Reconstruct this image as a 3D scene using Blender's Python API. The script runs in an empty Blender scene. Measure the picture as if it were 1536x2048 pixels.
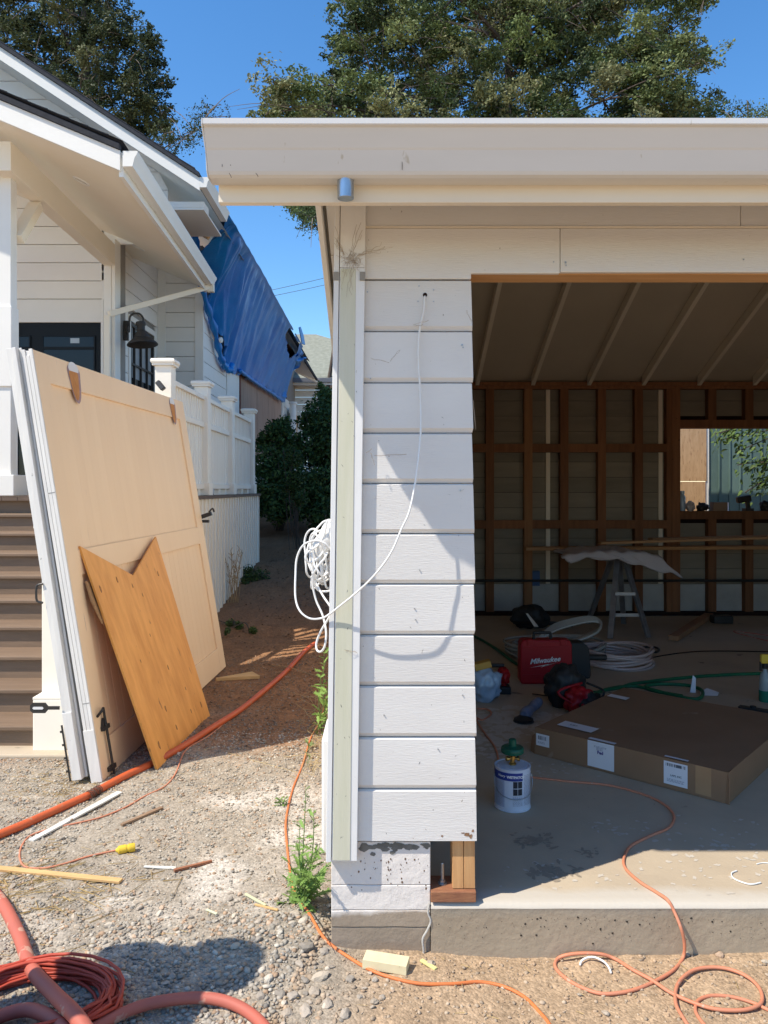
import bpy, bmesh, math, random
import numpy as np
from mathutils import Vector, Matrix, noise as mnoise
R = math.radians
rnd = random.Random(7)
sc = bpy.context.scene
C = sc.collection

# ------------------------------------------------------------------ camera, light, exposure
EYE = 1.396          # eye height above the garage slab (slab top is z = 0)
FPX = 1539.0         # focal length in pixels of the 1536 x 2048 photograph
HOR = 977.0          # horizon row
cam = bpy.data.cameras.new('camera')
cam.sensor_fit = 'VERTICAL'; cam.sensor_height = 36
cam.lens = 36*FPX/2048; cam.shift_y = -(1024-HOR)/2048
cam.clip_start = .05; cam.clip_end = 2000
co = bpy.data.objects.new('camera', cam); C.objects.link(co)
co.location = (0, 0, EYE); co.rotation_euler = (R(90), 0, 0)
sc.camera = co

SUN = Vector((.648, .35, -1.0)).normalized()       # direction the sunlight travels
w = bpy.data.worlds.new('World'); sc.world = w; w.use_nodes = True
nt = w.node_tree; bg = nt.nodes['Background']
sky = nt.nodes.new('ShaderNodeTexSky'); sky.sky_type = 'NISHITA'; sky.sun_disc = False
sky.sun_elevation = math.asin(-SUN.z)
sky.sun_rotation = math.atan2(-SUN.x, -SUN.y) % (2*math.pi)
sky.air_density = 1.0; sky.dust_density = .25; sky.ozone_density = 2.2; sky.altitude = 300
hsv = nt.nodes.new('ShaderNodeHueSaturation'); hsv.inputs['Saturation'].default_value = 1.27; hsv.inputs['Value'].default_value = 1.25
nt.links.new(sky.outputs[0], hsv.inputs['Color']); nt.links.new(hsv.outputs[0], bg.inputs[0]); bg.inputs[1].default_value = .15
sl = bpy.data.lights.new('sun', 'SUN'); sl.energy = 5.0; sl.angle = R(.5); sl.color = (1, .92, .80)
so = bpy.data.objects.new('sun', sl); C.objects.link(so)
so.rotation_euler = SUN.to_track_quat('-Z', 'Y').to_euler(); so.location = (-6, -4, 12)
vs = sc.view_settings
vs.view_transform = 'Standard'; vs.look = 'None'; vs.exposure = .32; vs.gamma = 1; vs.use_curve_mapping = False
sc.cycles.max_bounces = 10; sc.cycles.diffuse_bounces = 6
sc.cycles.use_denoising = True

# ------------------------------------------------------------------ geometry helpers
def P(px, py, d):
    """world point seen at photo pixel (px, py) at distance d along the view axis"""
    return Vector(((px-768)/FPX*d, d, EYE+(HOR-py)/FPX*d))
def PX(px, py, x):
    """... on the plane X = x"""
    return P(px, py, x*FPX/(px-768))
def PZ(px, py, z):
    """... on the plane Z = z"""
    return P(px, py, (EYE-z)*FPX/(py-HOR))
def smooth(a, b, t):
    t = max(0., min(1., (t-a)/(b-a))); return t*t*(3-2*t)
def gz(x, y):
    z = -.16 + .11*max(0, min(y, 20)-8) + .045*smooth(7.9, 8.3, y)
    z += -.02*smooth(.0, .4, x)*smooth(3.5, 2.6, y)
    if y < 30 and abs(x) < 12:
        z += .018*mnoise.noise(Vector((x*1.1, y*1.1, 3.1))) + .008*mnoise.noise(Vector((x*4, y*4, 1.7)))
        if y > 8: z += .05*mnoise.noise(Vector((x*2, y*2, 7.7)))*smooth(8, 9, y)
        z += .035*smooth(.35, 0, math.hypot(x+.35, (y-2.75)*.8))     # loose heap at the corner
    return z
def G(px, py, dz=0):
    z = -.16
    for _ in range(12):
        p = PZ(px, py, z); z = gz(p.x, p.y)+dz
    return PZ(px, py, z)

def spline(pts, n=8, closed=False):
    pts = [Vector(p) for p in pts]; out = []
    L = len(pts)
    for i in range(L-1):
        p0 = pts[max(0, i-1)]; p1 = pts[i]; p2 = pts[i+1]; p3 = pts[min(L-1, i+2)]
        for k in range(n):
            t = k/n
            out.append(.5*((2*p1)+(p2-p0)*t+(2*p0-5*p1+4*p2-p3)*t*t+(3*p1-p0-3*p2+p3)*t**3))
    out.append(pts[-1]); return out

class MB:
    def __init__(s): s.v = []; s.f = []
    def quad(s, *p):
        n = len(s.v); s.v += [Vector(q) for q in p]; s.f.append(tuple(range(n, n+len(p)))); return s
    def box(s, x0, x1, y0, y1, z0, z1):
        n = len(s.v)
        s.v += [Vector((x, y, z)) for x in (x0, x1) for y in (y0, y1) for z in (z0, z1)]
        for f in ((0,1,3,2),(4,6,7,5),(0,4,5,1),(2,3,7,6),(0,2,6,4),(1,5,7,3)): s.f.append(tuple(n+i for i in f))
        return s
    def obox(s, c, ax, ay, az, hx, hy, hz):
        """box with centre c, unit axes and half sizes"""
        n = len(s.v); c = Vector(c)
        for i in (-1, 1):
            for j in (-1, 1):
                for k in (-1, 1): s.v.append(c+ax*hx*i+ay*hy*j+az*hz*k)
        for f in ((0,1,3,2),(4,6,7,5),(0,4,5,1),(2,3,7,6),(0,2,6,4),(1,5,7,3)): s.f.append(tuple(n+i for i in f))
        return s
    def beam(s, a, b, w, h, up=(0, 0, 1)):
        """bar from a to b, w wide, h along up"""
        a = Vector(a); b = Vector(b); d = (b-a); L = d.length; d.normalize()
        sd = d.cross(Vector(up)).normalized(); u = sd.cross(d).normalized()
        return s.obox((a+b)/2, d, sd, u, L/2, w/2, h/2)
    def prism(s, poly, off):
        """closed polygon extruded by vector off"""
        n = len(s.v); k = len(poly); off = Vector(off)
        s.v += [Vector(p) for p in poly]+[Vector(p)+off for p in poly]
        s.f.append(tuple(range(n+k-1, n-1, -1))); s.f.append(tuple(range(n+k, n+2*k)))
        for i in range(k):
            j = (i+1) % k; s.f.append((n+i, n+j, n+k+j, n+k+i))
        return s
    def tube(s, pts, r, n=8, cap=True, rr=None):
        pts = [Vector(p) for p in pts]; base = len(s.v); m = len(pts)
        t0 = (pts[1]-pts[0]).normalized()
        nrm = t0.orthogonal().normalized()
        for i, p in enumerate(pts):
            t = (pts[min(m-1, i+1)]-pts[max(0, i-1)])
            t = t.normalized() if t.length > 1e-9 else t0
            nrm = nrm-t*nrm.dot(t)
            nrm = nrm.normalized() if nrm.length > 1e-6 else t.orthogonal().normalized()
            b = t.cross(nrm); q = rr[i] if rr else r
            for k in range(n):
                a = 2*math.pi*k/n; s.v.append(p+(nrm*math.cos(a)+b*math.sin(a))*q)
        for i in range(m-1):
            for k in range(n):
                k2 = (k+1) % n
                s.f.append((base+i*n+k, base+i*n+k2, base+(i+1)*n+k2, base+(i+1)*n+k))
        if cap:
            s.f.append(tuple(base+k for k in range(n-1, -1, -1)))
            s.f.append(tuple(base+(m-1)*n+k for k in range(n)))
        return s
    def lathe(s, c, prof, n=24, ax=(0, 0, 1)):
        """profile [(radius, height)] revolved about axis ax at c"""
        c = Vector(c); ax = Vector(ax).normalized(); u = ax.orthogonal().normalized(); v = ax.cross(u)
        base = len(s.v)
        for r, h in prof:
            for k in range(n):
                a = 2*math.pi*k/n; s.v.append(c+ax*h+(u*math.cos(a)+v*math.sin(a))*max(r, 1e-5))
        for i in range(len(prof)-1):
            for k in range(n):
                k2 = (k+1) % n
                s.f.append((base+i*n+k, base+i*n+k2, base+(i+1)*n+k2, base+(i+1)*n+k))
        s.f.append(tuple(base+k for k in range(n-1, -1, -1)))
        s.f.append(tuple(base+(len(prof)-1)*n+k for k in range(n)))
        return s
    def grid(s, rows):
        base = len(s.v); a = len(rows); b = len(rows[0])
        for r in rows: s.v += [Vector(p) for p in r]
        for i in range(a-1):
            for j in range(b-1):
                s.f.append((base+i*b+j, base+i*b+j+1, base+(i+1)*b+j+1, base+(i+1)*b+j))
        return s
    def build(s, name, m, parent=None, smooth_=False, bevel=0, origin=None, **props):
        vs_ = s.v
        if origin is None:
            lo = [min(v[i] for v in vs_) for i in range(3)]; hi = [max(v[i] for v in vs_) for i in range(3)]
            origin = Vector(((lo[0]+hi[0])/2, (lo[1]+hi[1])/2, lo[2] if parent is None else (lo[2]+hi[2])/2))
        me = bpy.data.meshes.new(name)
        me.from_pydata([tuple(v-origin) for v in vs_], [], s.f); me.materials.append(m)
        bm = bmesh.new(); bm.from_mesh(me); bmesh.ops.recalc_face_normals(bm, faces=bm.faces); bm.to_mesh(me); bm.free()
        if smooth_:
            me.polygons.foreach_set('use_smooth', [True]*len(me.polygons))
            if smooth_ != 'all': me.set_sharp_from_angle(angle=R(42))
        o = bpy.data.objects.new(name, me); C.objects.link(o)
        WO[o.name] = origin
        if parent is not None:
            o.parent = parent; o.location = origin-WO[parent.name]
        else: o.location = origin
        if bevel:
            b = o.modifiers.new('bevel', 'BEVEL'); b.width = bevel; b.segments = 2; b.limit_method = 'ANGLE'; b.harden_normals = False
        for k, v in props.items(): o[k] = v
        return o
WO = {}
def tag(o, label, cat, group=None):
    o['label'] = label; o['category'] = cat
    if group: o['group'] = group
    return o
def thing(name, label, cat, loc, group=None):
    o = bpy.data.objects.new(name, None); C.objects.link(o); o.location = loc; WO[o.name] = Vector(loc)
    o.empty_display_size = .1
    return tag(o, label, cat, group)
def box(name, m, parent, x0, x1, y0, y1, z0, z1, **k): return MB().box(x0, x1, y0, y1, z0, z1).build(name, m, parent, **k)

# ------------------------------------------------------------------ materials
def M(name, c1, c2=None, scale=3, stretch=(1, 1, 1), rough=.6, bump=0, bscale=60, bstretch=None, metal=0,
      jit=0, speck=None, sscale=60, sth=.68, spec=.3, detail=5, coat=0, pos=None, trans=0, sstretch=(1, 1, 1)):
    m = bpy.data.materials.new(name); m.use_nodes = True; t = m.node_tree; N = t.nodes; L = t.links
    b = N['Principled BSDF']; b.inputs['Roughness'].default_value = rough; b.inputs['Metallic'].default_value = metal
    b.inputs['Specular IOR Level'].default_value = spec
    if coat: b.inputs['Coat Weight'].default_value = coat
    if trans: b.inputs['Transmission Weight'].default_value = trans
    geo = N.new('ShaderNodeNewGeometry'); oi = N.new('ShaderNodeObjectInfo')
    mm = N.new('ShaderNodeMath'); mm.operation = 'MULTIPLY'; mm.inputs[1].default_value = 37.0
    L.new(oi.outputs['Random'], mm.inputs[0])
    va = N.new('ShaderNodeVectorMath'); va.operation = 'ADD'
    L.new(geo.outputs['Position'], va.inputs[0]); L.new(mm.outputs[0], va.inputs[1])
    def nz(sc_, st, det=detail):
        mp = N.new('ShaderNodeMapping'); mp.inputs['Scale'].default_value = st
        L.new(va.outputs[0], mp.inputs[0])
        n = N.new('ShaderNodeTexNoise'); n.inputs['Scale'].default_value = sc_; n.inputs['Detail'].default_value = det
        n.inputs['Roughness'].default_value = .6
        L.new(mp.outputs[0], n.inputs['Vector']); return n
    def ramp(src, a, bb, ca=(0, 0, 0, 1), cb=(1, 1, 1, 1)):
        r = N.new('ShaderNodeValToRGB'); r.color_ramp.elements[0].position = a; r.color_ramp.elements[1].position = bb
        r.color_ramp.elements[0].color = ca; r.color_ramp.elements[1].color = cb
        L.new(src, r.inputs[0]); return r
    def mix(f, a, bb):
        x = N.new('ShaderNodeMix'); x.data_type = 'RGBA'
        L.new(f, x.inputs[0])
        for s_, v in ((6, a), (7, bb)):
            if isinstance(v, tuple): x.inputs[s_].default_value = (*v, 1)
            else: L.new(v, x.inputs[s_])
        return x.outputs[2]
    if c2 is None: c2 = tuple(c*.88 for c in c1)
    n1 = nz(scale, stretch); r1 = ramp(n1.outputs['Fac'], .3, .7)
    col = mix(r1.outputs[0], c1, c2)
    if speck:
        n2 = nz(sscale, sstretch, 3); r2 = ramp(n2.outputs['Fac'], sth, sth+.04); col = mix(r2.outputs[0], col, speck)
    if pos:                                    # a coat of another colour over part of the place: (axis, edge, width, colour, wobble)
        for axis, edge, width, c3, wob in pos:
            sp = N.new('ShaderNodeSeparateXYZ'); L.new(geo.outputs['Position'], sp.inputs[0])
            n3 = nz(6, (1, 1, 1)); ma = N.new('ShaderNodeMath'); ma.operation = 'MULTIPLY_ADD'
            L.new(n3.outputs['Fac'], ma.inputs[0]); ma.inputs[1].default_value = wob
            sg = N.new('ShaderNodeMath'); sg.operation = 'MULTIPLY'; sg.inputs[1].default_value = 1 if axis.isupper() else -1; L.new(sp.outputs['XYZ'.index(axis.upper())], sg.inputs[0]); L.new(sg.outputs[0], ma.inputs[2])
            mr = N.new('ShaderNodeMapRange'); mr.inputs['From Min'].default_value = edge+wob*.5; mr.inputs['From Max'].default_value = edge+wob*.5+width
            L.new(ma.outputs[0], mr.inputs[0]); col = mix(mr.outputs[0], col, c3)
    if jit:
        hs = N.new('ShaderNodeHueSaturation'); mr = N.new('ShaderNodeMapRange')
        mr.inputs['To Min'].default_value = 1-jit; mr.inputs['To Max'].default_value = 1+jit
        L.new(oi.outputs['Random'], mr.inputs[0]); L.new(mr.outputs[0], hs.inputs['Value']); L.new(col, hs.inputs['Color']); col = hs.outputs[0]
    L.new(col, b.inputs['Base Color'])
    if bump:
        nb = nz(bscale, bstretch or stretch, 6); bp = N.new('ShaderNodeBump'); bp.inputs['Strength'].default_value = 1
        bp.inputs['Distance'].default_value = bump
        L.new(nb.outputs['Fac'], bp.inputs['Height']); L.new(bp.outputs[0], b.inputs['Normal'])
    return m
def MV(name, rough=.85, bump=.002, bscale=120, mul=(1, 1, 1), transl=0):
    """material that takes its colour from the mesh's 'col' attribute (each stone / leaf its own)"""
    m = bpy.data.materials.new(name); m.use_nodes = True; t = m.node_tree; N = t.nodes; L = t.links
    b = N['Principled BSDF']; b.inputs['Roughness'].default_value = rough; b.inputs['Specular IOR Level'].default_value = .2
    a = N.new('ShaderNodeAttribute'); a.attribute_name = 'col'
    L.new(a.outputs['Color'], b.inputs['Base Color'])
    if bump:
        n = N.new('ShaderNodeTexNoise'); n.inputs['Scale'].default_value = bscale; n.inputs['Detail'].default_value = 4
        g = N.new('ShaderNodeNewGeometry'); L.new(g.outputs['Position'], n.inputs['Vector'])
        bp = N.new('ShaderNodeBump'); bp.inputs['Distance'].default_value = bump; L.new(n.outputs['Fac'], bp.inputs['Height']); L.new(bp.outputs[0], b.inputs['Normal'])
    if transl:
        tr = N.new('ShaderNodeBsdfTranslucent'); ms = N.new('ShaderNodeMixShader'); ms.inputs[0].default_value = transl
        L.new(a.outputs['Color'], tr.inputs[0]); L.new(b.outputs[0], ms.inputs[1]); L.new(tr.outputs[0], ms.inputs[2])
        L.new(ms.outputs[0], N['Material Output'].inputs[0])
    return m

WHITE = (.71, .69, .655)
mSiding = M('siding_paint', WHITE, (.66, .635, .60), scale=2.5, stretch=(.6, 1, 2), rough=.42, bump=.0011, bscale=30, bstretch=(1.2, 1, 14), speck=(.25, .22, .18), sscale=55, sth=.725, jit=.025, sstretch=(1.3, 1, .8), spec=.4)
mSidingLow = M('siding_paint_peeling', WHITE, (.66, .635, .60), scale=2.5, stretch=(.6, 1, 2), rough=.42, bump=.0013, bscale=30, bstretch=(1.2, 1, 14), speck=(.22, .17, .12), sscale=38, sth=.71, jit=.02, sstretch=(1, 1, .6))
mTrim = M('trim_paint', (.76, .75, .73), (.70, .69, .66), rough=.45, bump=.0006, bscale=40, bstretch=(3, 3, .3), speck=(.2, .17, .13), sscale=50, sth=.73, jit=.02)
mOlive = M('bare_primer_band', (.55, .54, .40), (.62, .60, .48), scale=5, stretch=(6, 1, .5), rough=.5, bump=.0004, speck=(.2, .19, .12), sscale=45, sth=.74)
mSoffit = M('eave_paint', (.78, .71, .59), (.74, .66, .54), scale=2, rough=.55, bump=.0004, bscale=30, jit=.02)
mGutter = M('gutter_enamel', (.64, .625, .60), (.61, .595, .57), scale=4, stretch=(.5, 1, 3), rough=.3, spec=.5, speck=(.48, .44, .37), sscale=18, sth=.70, sstretch=(1.5, 1, .5))
mHouse = M('house_paint', (.84, .81, .745), (.80, .77, .70), scale=2, rough=.5, bump=.0006, bscale=25, bstretch=(.6, .6, 6), jit=.02)
mHouseCream = M('porch_ceiling_paint', (.88, .80, .66), (.85, .77, .62), scale=1.5, rough=.55, jit=.01)
mRail = M('railing_vinyl', (.88, .82, .71), (.85, .79, .67), scale=3, rough=.4, jit=.015)
mRaw = M('raw_fir', (.62, .36, .16), (.46, .24, .10), scale=6, stretch=(8, 8, .6), rough=.65, bump=.0006, bscale=30, bstretch=(12, 12, 1), jit=.1)
mRawX = M('raw_header', (.62, .36, .17), (.48, .26, .11), scale=6, stretch=(.6, 8, 8), rough=.65, bump=.0006, bscale=30, bstretch=(1, 12, 12), jit=.06)
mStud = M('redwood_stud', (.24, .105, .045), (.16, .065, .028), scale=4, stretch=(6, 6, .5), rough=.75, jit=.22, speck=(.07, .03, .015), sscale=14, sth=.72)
mInBoard = M('inner_board', (.26, .225, .17), (.20, .17, .13), scale=3, stretch=(.6, 1, 3), rough=.8, jit=.1, bump=.001, bscale=20)
mCeil = M('ceiling_board', (.56, .48, .37), (.50, .43, .33), scale=1.2, rough=.85)
mRafter = M('painted_rafter', (.80, .71, .57), (.74, .65, .52), scale=3, rough=.8, jit=.06)
mConc = M('slab_concrete', (.49, .405, .295), (.39, .32, .235), scale=2.2, rough=.75, bump=.0012, bscale=50, speck=(.19, .165, .135), sscale=5, sth=.70, detail=8, pos=[('y', -2.70, .05, (.50, .455, .385), .12)])
mConcEdge = M('poured_edge_concrete', (.47, .385, .275), (.38, .305, .215), scale=3, rough=.85, bump=.003, bscale=35, speck=(.13, .10, .07), sscale=34, sth=.73, detail=8, pos=[('Z', -.05, .05, (.38, .345, .28), .05)])
mFound = M('old_foundation', (.36, .29, .22), (.29, .23, .17), scale=5, rough=.85, bump=.004, bscale=28, speck=(.13, .10, .08), sscale=22, sth=.70, detail=8, pos=[('Z', -.045, .02, (.72, .67, .62), .07)])
mSoot = M('mossy_stain', (.07, .07, .06), (.2, .19, .17), scale=16, rough=.9, bump=.003)
mDoorFace = M('barn_door_face_bounce_tint', (.90, .67, .43), (.85, .62, .39), scale=1.5, stretch=(1, 2, .3), rough=.5, bump=.0008, bscale=14, bstretch=(1, 9, .6), speck=(.55, .42, .33), sscale=9, sth=.72, sstretch=(1, 4, .25))  # pale cream face tinted peach to carry the warm ground bounce
mDoorEdge = M('barn_door_edge_paint', (.78, .755, .70), (.66, .64, .60), scale=5, stretch=(4, 1, .4), rough=.5, bump=.001, bscale=25, speck=(.4, .38, .34), sscale=24, sth=.72)
mPly = M('plywood', (.88, .41, .10), (.64, .26, .05), scale=2.2, stretch=(3, 5.5, .8), rough=.5, bump=.0005, bscale=30, bstretch=(6, 10, 1), spec=.35, detail=8, speck=(.36, .15, .05), sscale=7, sth=.68, sstretch=(2, 4, .8))
mKnot = M('knot', (.22, .09, .035), (.34, .15, .05), scale=40, rough=.6)
mPlyEdge = M('plywood_edge', (.45, .27, .13), (.3, .17, .08), scale=60, rough=.8)
mBlack = M('black_iron', (.022, .02, .019), (.03, .027, .024), rough=.45, spec=.5)
mBlackPl = M('black_plastic', (.02, .02, .02), (.03, .03, .03), rough=.5, bump=.0005)
mLamp = M('dark_bronze', (.03, .027, .024), (.045, .038, .03), scale=10, rough=.55, spec=.4)
mGalv = M('galvanised', (.30, .36, .42), (.48, .52, .56), scale=14, stretch=(2, 2, .6), rough=.3, metal=.85)
mShingleDark = M('dark_shingle', (.035, .037, .045), (.05, .052, .06), scale=20, rough=.9, bump=.003, jit=.25)
mShingle = M('weathered_shingle', (.24, .25, .21), (.17, .18, .15), scale=8, rough=.9, bump=.004, jit=.25)
mTread = M('composite_tread', (.22, .15, .10), (.17, .115, .075), scale=5, stretch=(.6, 6, 6), rough=.6, bump=.0008, bscale=30, bstretch=(.5, 8, 8), jit=.08)
mDeck = M('deck_edge', (.16, .11, .08), (.12, .085, .06), scale=5, rough=.7)
mGlass = M('dark_window_glass', (.010, .013, .015), (.016, .02, .022), rough=.12, spec=.3)
mCurtain = M('window_blind', (.42, .45, .46), (.36, .39, .40), rough=.25, spec=.7)
mDoorBlk = M('black_door_paint', (.010, .013, .016), (.012, .015, .018), rough=.45, spec=.15)
mRedwood = M('weathered_redwood_sheet', (.44, .30, .22), (.32, .20, .14), scale=3, stretch=(5, 5, .5), rough=.8, bump=.001, bscale=30, jit=.14)
mNearBlack = M('near_black_parts_and_hole_shade', (.03, .012, .008), (.012, .006, .005), rough=.95)  # near black parts, and the shade painted behind the tarp hole
mOrange = M('orange_conduit', (.62, .12, .035), (.52, .10, .035), scale=6, rough=.45, spec=.4, speck=(.42, .22, .12), sscale=15, sth=.66)
mHosePink = M('faded_red_hose', (.50, .13, .085), (.42, .12, .085), scale=9, rough=.6, speck=(.52, .28, .2), sscale=14, sth=.6)
mCordO = M('orange_cord', (.66, .20, .06), (.58, .17, .06), scale=12, rough=.5, speck=(.5, .3, .18), sscale=30, sth=.68)
mCordP = M('dusty_salmon_cord', (.60, .22, .12), (.54, .23, .14), scale=12, rough=.55, speck=(.52, .33, .23), sscale=30, sth=.66)
mCordR = M('red_coil_cord', (.50, .06, .03), (.44, .07, .04), rough=.5)
mYellow = M('yellow_plug', (.75, .52, .04), (.68, .46, .05), rough=.45)
mCable = M('white_cable', (.80, .79, .76), (.74, .73, .70), rough=.4)
mLath = M('pale_pine', (.66, .43, .19), (.56, .35, .15), scale=8, stretch=(1, 4, 4), rough=.7, bump=.0008)
mGreyLath = M('painted_scrap', (.68, .66, .60), (.60, .57, .50), scale=8, rough=.7, speck=(.3, .22, .15), sscale=30, sth=.66)
mBrownStake = M('weathered_stick', (.24, .15, .09), (.32, .21, .13), scale=14, rough=.85, bump=.001)
mCard = M('cardboard', (.30, .175, .10), (.25, .145, .08), scale=3, rough=.75, jit=.05, speck=(.40, .29, .21), sscale=3.2, sth=.68, detail=8)
mTape = M('brown_tape', (.36, .20, .10), (.42, .26, .14), rough=.25, spec=.5)
mLabel = M('paper_label', (.75, .75, .78), (.70, .70, .74), rough=.5)
mInk = M('black_ink', (.02, .02, .03), (.03, .03, .04), rough=.5)
mInkGrey = M('grey_ink', (.30, .30, .36), (.34, .34, .40), rough=.5)
mPurple = M('purple_ink', (.05, .02, .20), (.05, .02, .2), rough=.5)
mRed = M('red_case_plastic', (.36, .008, .014), (.30, .008, .014), rough=.4, bump=.0005, bscale=80)
mWhiteInk = M('white_ink', (.8, .8, .8), (.78, .78, .78), rough=.4)
mCanBlue = M('can_blue', (.03, .05, .26), (.03, .05, .26), rough=.35)
mCanWhite = M('can_label', (.62, .66, .76), (.58, .62, .72), rough=.35)
mBrass = M('brass', (.55, .34, .10), (.4, .25, .08), rough=.3, metal=.9)
mGreenCap = M('green_cap', (.01, .10, .06), (.01, .08, .05), rough=.4)
mGreenHose = M('green_hose', (.01, .14, .06), (.01, .11, .05), rough=.4)
mTubing = M('clear_tubing', (.42, .42, .38), (.34, .34, .31), rough=.15, spec=.7)
mTubingP = M('pink_tubing', (.55, .42, .38), (.50, .38, .35), rough=.15, spec=.7)
mBag = M('plastic_bag', (.40, .50, .62), (.30, .40, .52), scale=8, rough=.2, spec=.7, bump=.004, bscale=12)
mCloth = M('drop_cloth', (.50, .45, .44), (.42, .38, .38), scale=5, rough=.9, bump=.002, bscale=30)
mAlu = M('worn_aluminium', (.35, .35, .36), (.22, .22, .23), scale=10, rough=.4, metal=.7)
mFibre = M('fibreboard_sheet', (.62, .40, .22), (.50, .30, .15), scale=9, stretch=(3, 1, .7), rough=.7, jit=.05, speck=(.42, .24, .12), sscale=16, sth=.6, sstretch=(3, 1, .6))
mGreenWall = M('green_wall_paint', (.10, .16, .14), (.13, .20, .175), scale=3, rough=.6, jit=.12)
mBark = M('tree_bark', (.12, .09, .07), (.07, .055, .045), scale=6, rough=.9, bump=.01, bscale=12)
mTwig = M('bare_twig', (.22, .18, .15), (.15, .12, .10), rough=.9)
mStem = M('green_stem', (.16, .25, .08), (.13, .2, .06), rough=.6)
mDryStem = M('dry_stem', (.40, .28, .15), (.3, .2, .1), rough=.8)
mWeb = M('dusty_cobweb', (.36, .28, .20), (.45, .38, .3), rough=1)
mBolt = M('zinc_bolt', (.45, .48, .5), (.3, .33, .36), rough=.35, metal=.8)
mStrap = M('siding_shadow_gap', (.3, .28, .25), rough=.8)
mLeaf = MV('leaf', rough=.55, bump=0, transl=.25)
mStone = MV('stone', rough=.85, bump=.0015, bscale=160)

# ------------------------------------------------------------------ ground
def axis(segs, grow0, lo, hi):
    a = []
    for s0, s1, st in segs:
        n = max(1, round((s1-s0)/st)); a += [s0+(s1-s0)*i/n for i in range(n)]
    a.append(segs[-1][1])
    st = segs[-1][2]
    while a[-1] < hi: st *= 1.35; a.append(a[-1]+st)
    st = segs[0][2]; b = []
    x = a[0]
    while x > lo: st *= 1.35; x -= st; b.append(x)
    return b[::-1]+a
gx = axis([(-3.6, -2.2, .06), (-2.2, 1.7, .026)], 0, -900, 900)
gy = axis([(1.6, 4.6, .024), (4.6, 8.5, .06), (8.5, 22, .2)], 0, -300, 1200)
def ground_colour(x, y):
    n = mnoise.noise(Vector((x*1.3, y*1.3, 9.2))); n2 = mnoise.noise(Vector((x*5, y*5, 4.4))); n3 = mnoise.noise(Vector((x*17, y*17, 2.4)))
    grey = np.array((.34, .29, .225)); tan = np.array((.41, .295, .19)); brown = np.array((.28, .15, .078)); pale = np.array((.50, .45, .38))
    wt = smooth(-.35, .1, x+.18*n-.25*(y-2.4)+.1*n2)*smooth(3.1, 2.7, y)
    c = grey*(1-wt)+tan*wt
    wp = smooth(.12, .5, n+.5*n2+.25)*smooth(.3, -.1, abs(x+.75)-.45)*smooth(.5, .1, abs(y-3.35)-.4)
    c = c*(1-wp)+pale*wp
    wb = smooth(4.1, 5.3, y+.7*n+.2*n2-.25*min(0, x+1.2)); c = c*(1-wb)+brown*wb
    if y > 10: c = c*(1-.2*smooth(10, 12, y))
    if y < 1.6: c = c+(np.array((.46, .34, .22))-c)*smooth(1.6, .6, y)
    return c*(1+.12*n2+.16*n3)*.95
gv = []; gc = []
for y in gy:
    for x in gx:
        near = -4 < x < 2.2 and 1.4 < y < 9
        z = gz(x, y)
        if near: z += .006*mnoise.noise(Vector((x*14, y*14, 5)))+.003*mnoise.noise(Vector((x*33, y*33, 5)))
        if x > -.05 and y > 2.72 and x < 6.0 and y < 8.6: z = -.25
        gv.append((x, y, z)); gc.append((*(ground_colour(x, y) if abs(x) < 30 and y < 60 else ((.44, .33, .21) if y < 3 else (.25, .2, .13))), 1))
nx = len(gx); ny = len(gy)
gf = [(j*nx+i, j*nx+i+1, (j+1)*nx+i+1, (j+1)*nx+i) for j in range(ny-1) for i in range(nx-1)]
me = bpy.data.meshes.new('ground'); me.from_pydata(gv, [], gf)
ca = me.color_attributes.new('col', 'FLOAT_COLOR', 'POINT'); ca.data.foreach_set('color', np.array(gc, dtype=np.float32).ravel())
me.polygons.foreach_set('use_smooth', [True]*len(gf))
mGround = bpy.data.materials.new('ground'); mGround.use_nodes = True
t = mGround.node_tree; N = t.nodes; L = t.links; b = N['Principled BSDF']; b.inputs['Roughness'].default_value = .95; b.inputs['Specular IOR Level'].default_value = .1
a = N.new('ShaderNodeAttribute'); a.attribute_name = 'col'; g = N.new('ShaderNodeNewGeometry')
v1 = N.new('ShaderNodeTexVoronoi'); v1.inputs['Scale'].default_value = 120; L.new(g.outputs['Position'], v1.inputs['Vector'])
n1 = N.new('ShaderNodeTexNoise'); n1.inputs['Scale'].default_value = 45; n1.inputs['Detail'].default_value = 8; L.new(g.outputs['Position'], n1.inputs['Vector'])
hs = N.new('ShaderNodeHueSaturation'); mr = N.new('ShaderNodeMapRange'); mr.inputs['To Min'].default_value = .80; mr.inputs['To Max'].default_value = 1.2
sx = N.new('ShaderNodeSeparateXYZ'); L.new(v1.outputs['Color'], sx.inputs[0]); L.new(sx.outputs[0], mr.inputs[0]); L.new(mr.outputs[0], hs.inputs['Value']); L.new(a.outputs['Color'], hs.inputs['Color'])
mr2 = N.new('ShaderNodeMapRange'); mr2.inputs['From Min'].default_value = .3; mr2.inputs['From Max'].default_value = .7; mr2.inputs['To Min'].default_value = .8; mr2.inputs['To Max'].default_value = 1.2
hs2 = N.new('ShaderNodeHueSaturation'); L.new(n1.outputs['Fac'], mr2.inputs[0]); L.new(mr2.outputs[0], hs2.inputs['Value']); L.new(hs.outputs[0], hs2.inputs['Color'])
L.new(hs2.outputs[0], b.inputs['Base Color'])
ad = N.new('ShaderNodeMath'); ad.operation = 'MULTIPLY_ADD'; ad.inputs[1].default_value = -.6; L.new(v1.outputs['Distance'], ad.inputs[0]); L.new(n1.outputs['Fac'], ad.inputs[2])
bp = N.new('ShaderNodeBump'); bp.inputs['Distance'].default_value = .004; L.new(ad.outputs[0], bp.inputs['Height']); L.new(bp.outputs[0], b.inputs['Normal'])
me.materials.append(mGround)
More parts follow.
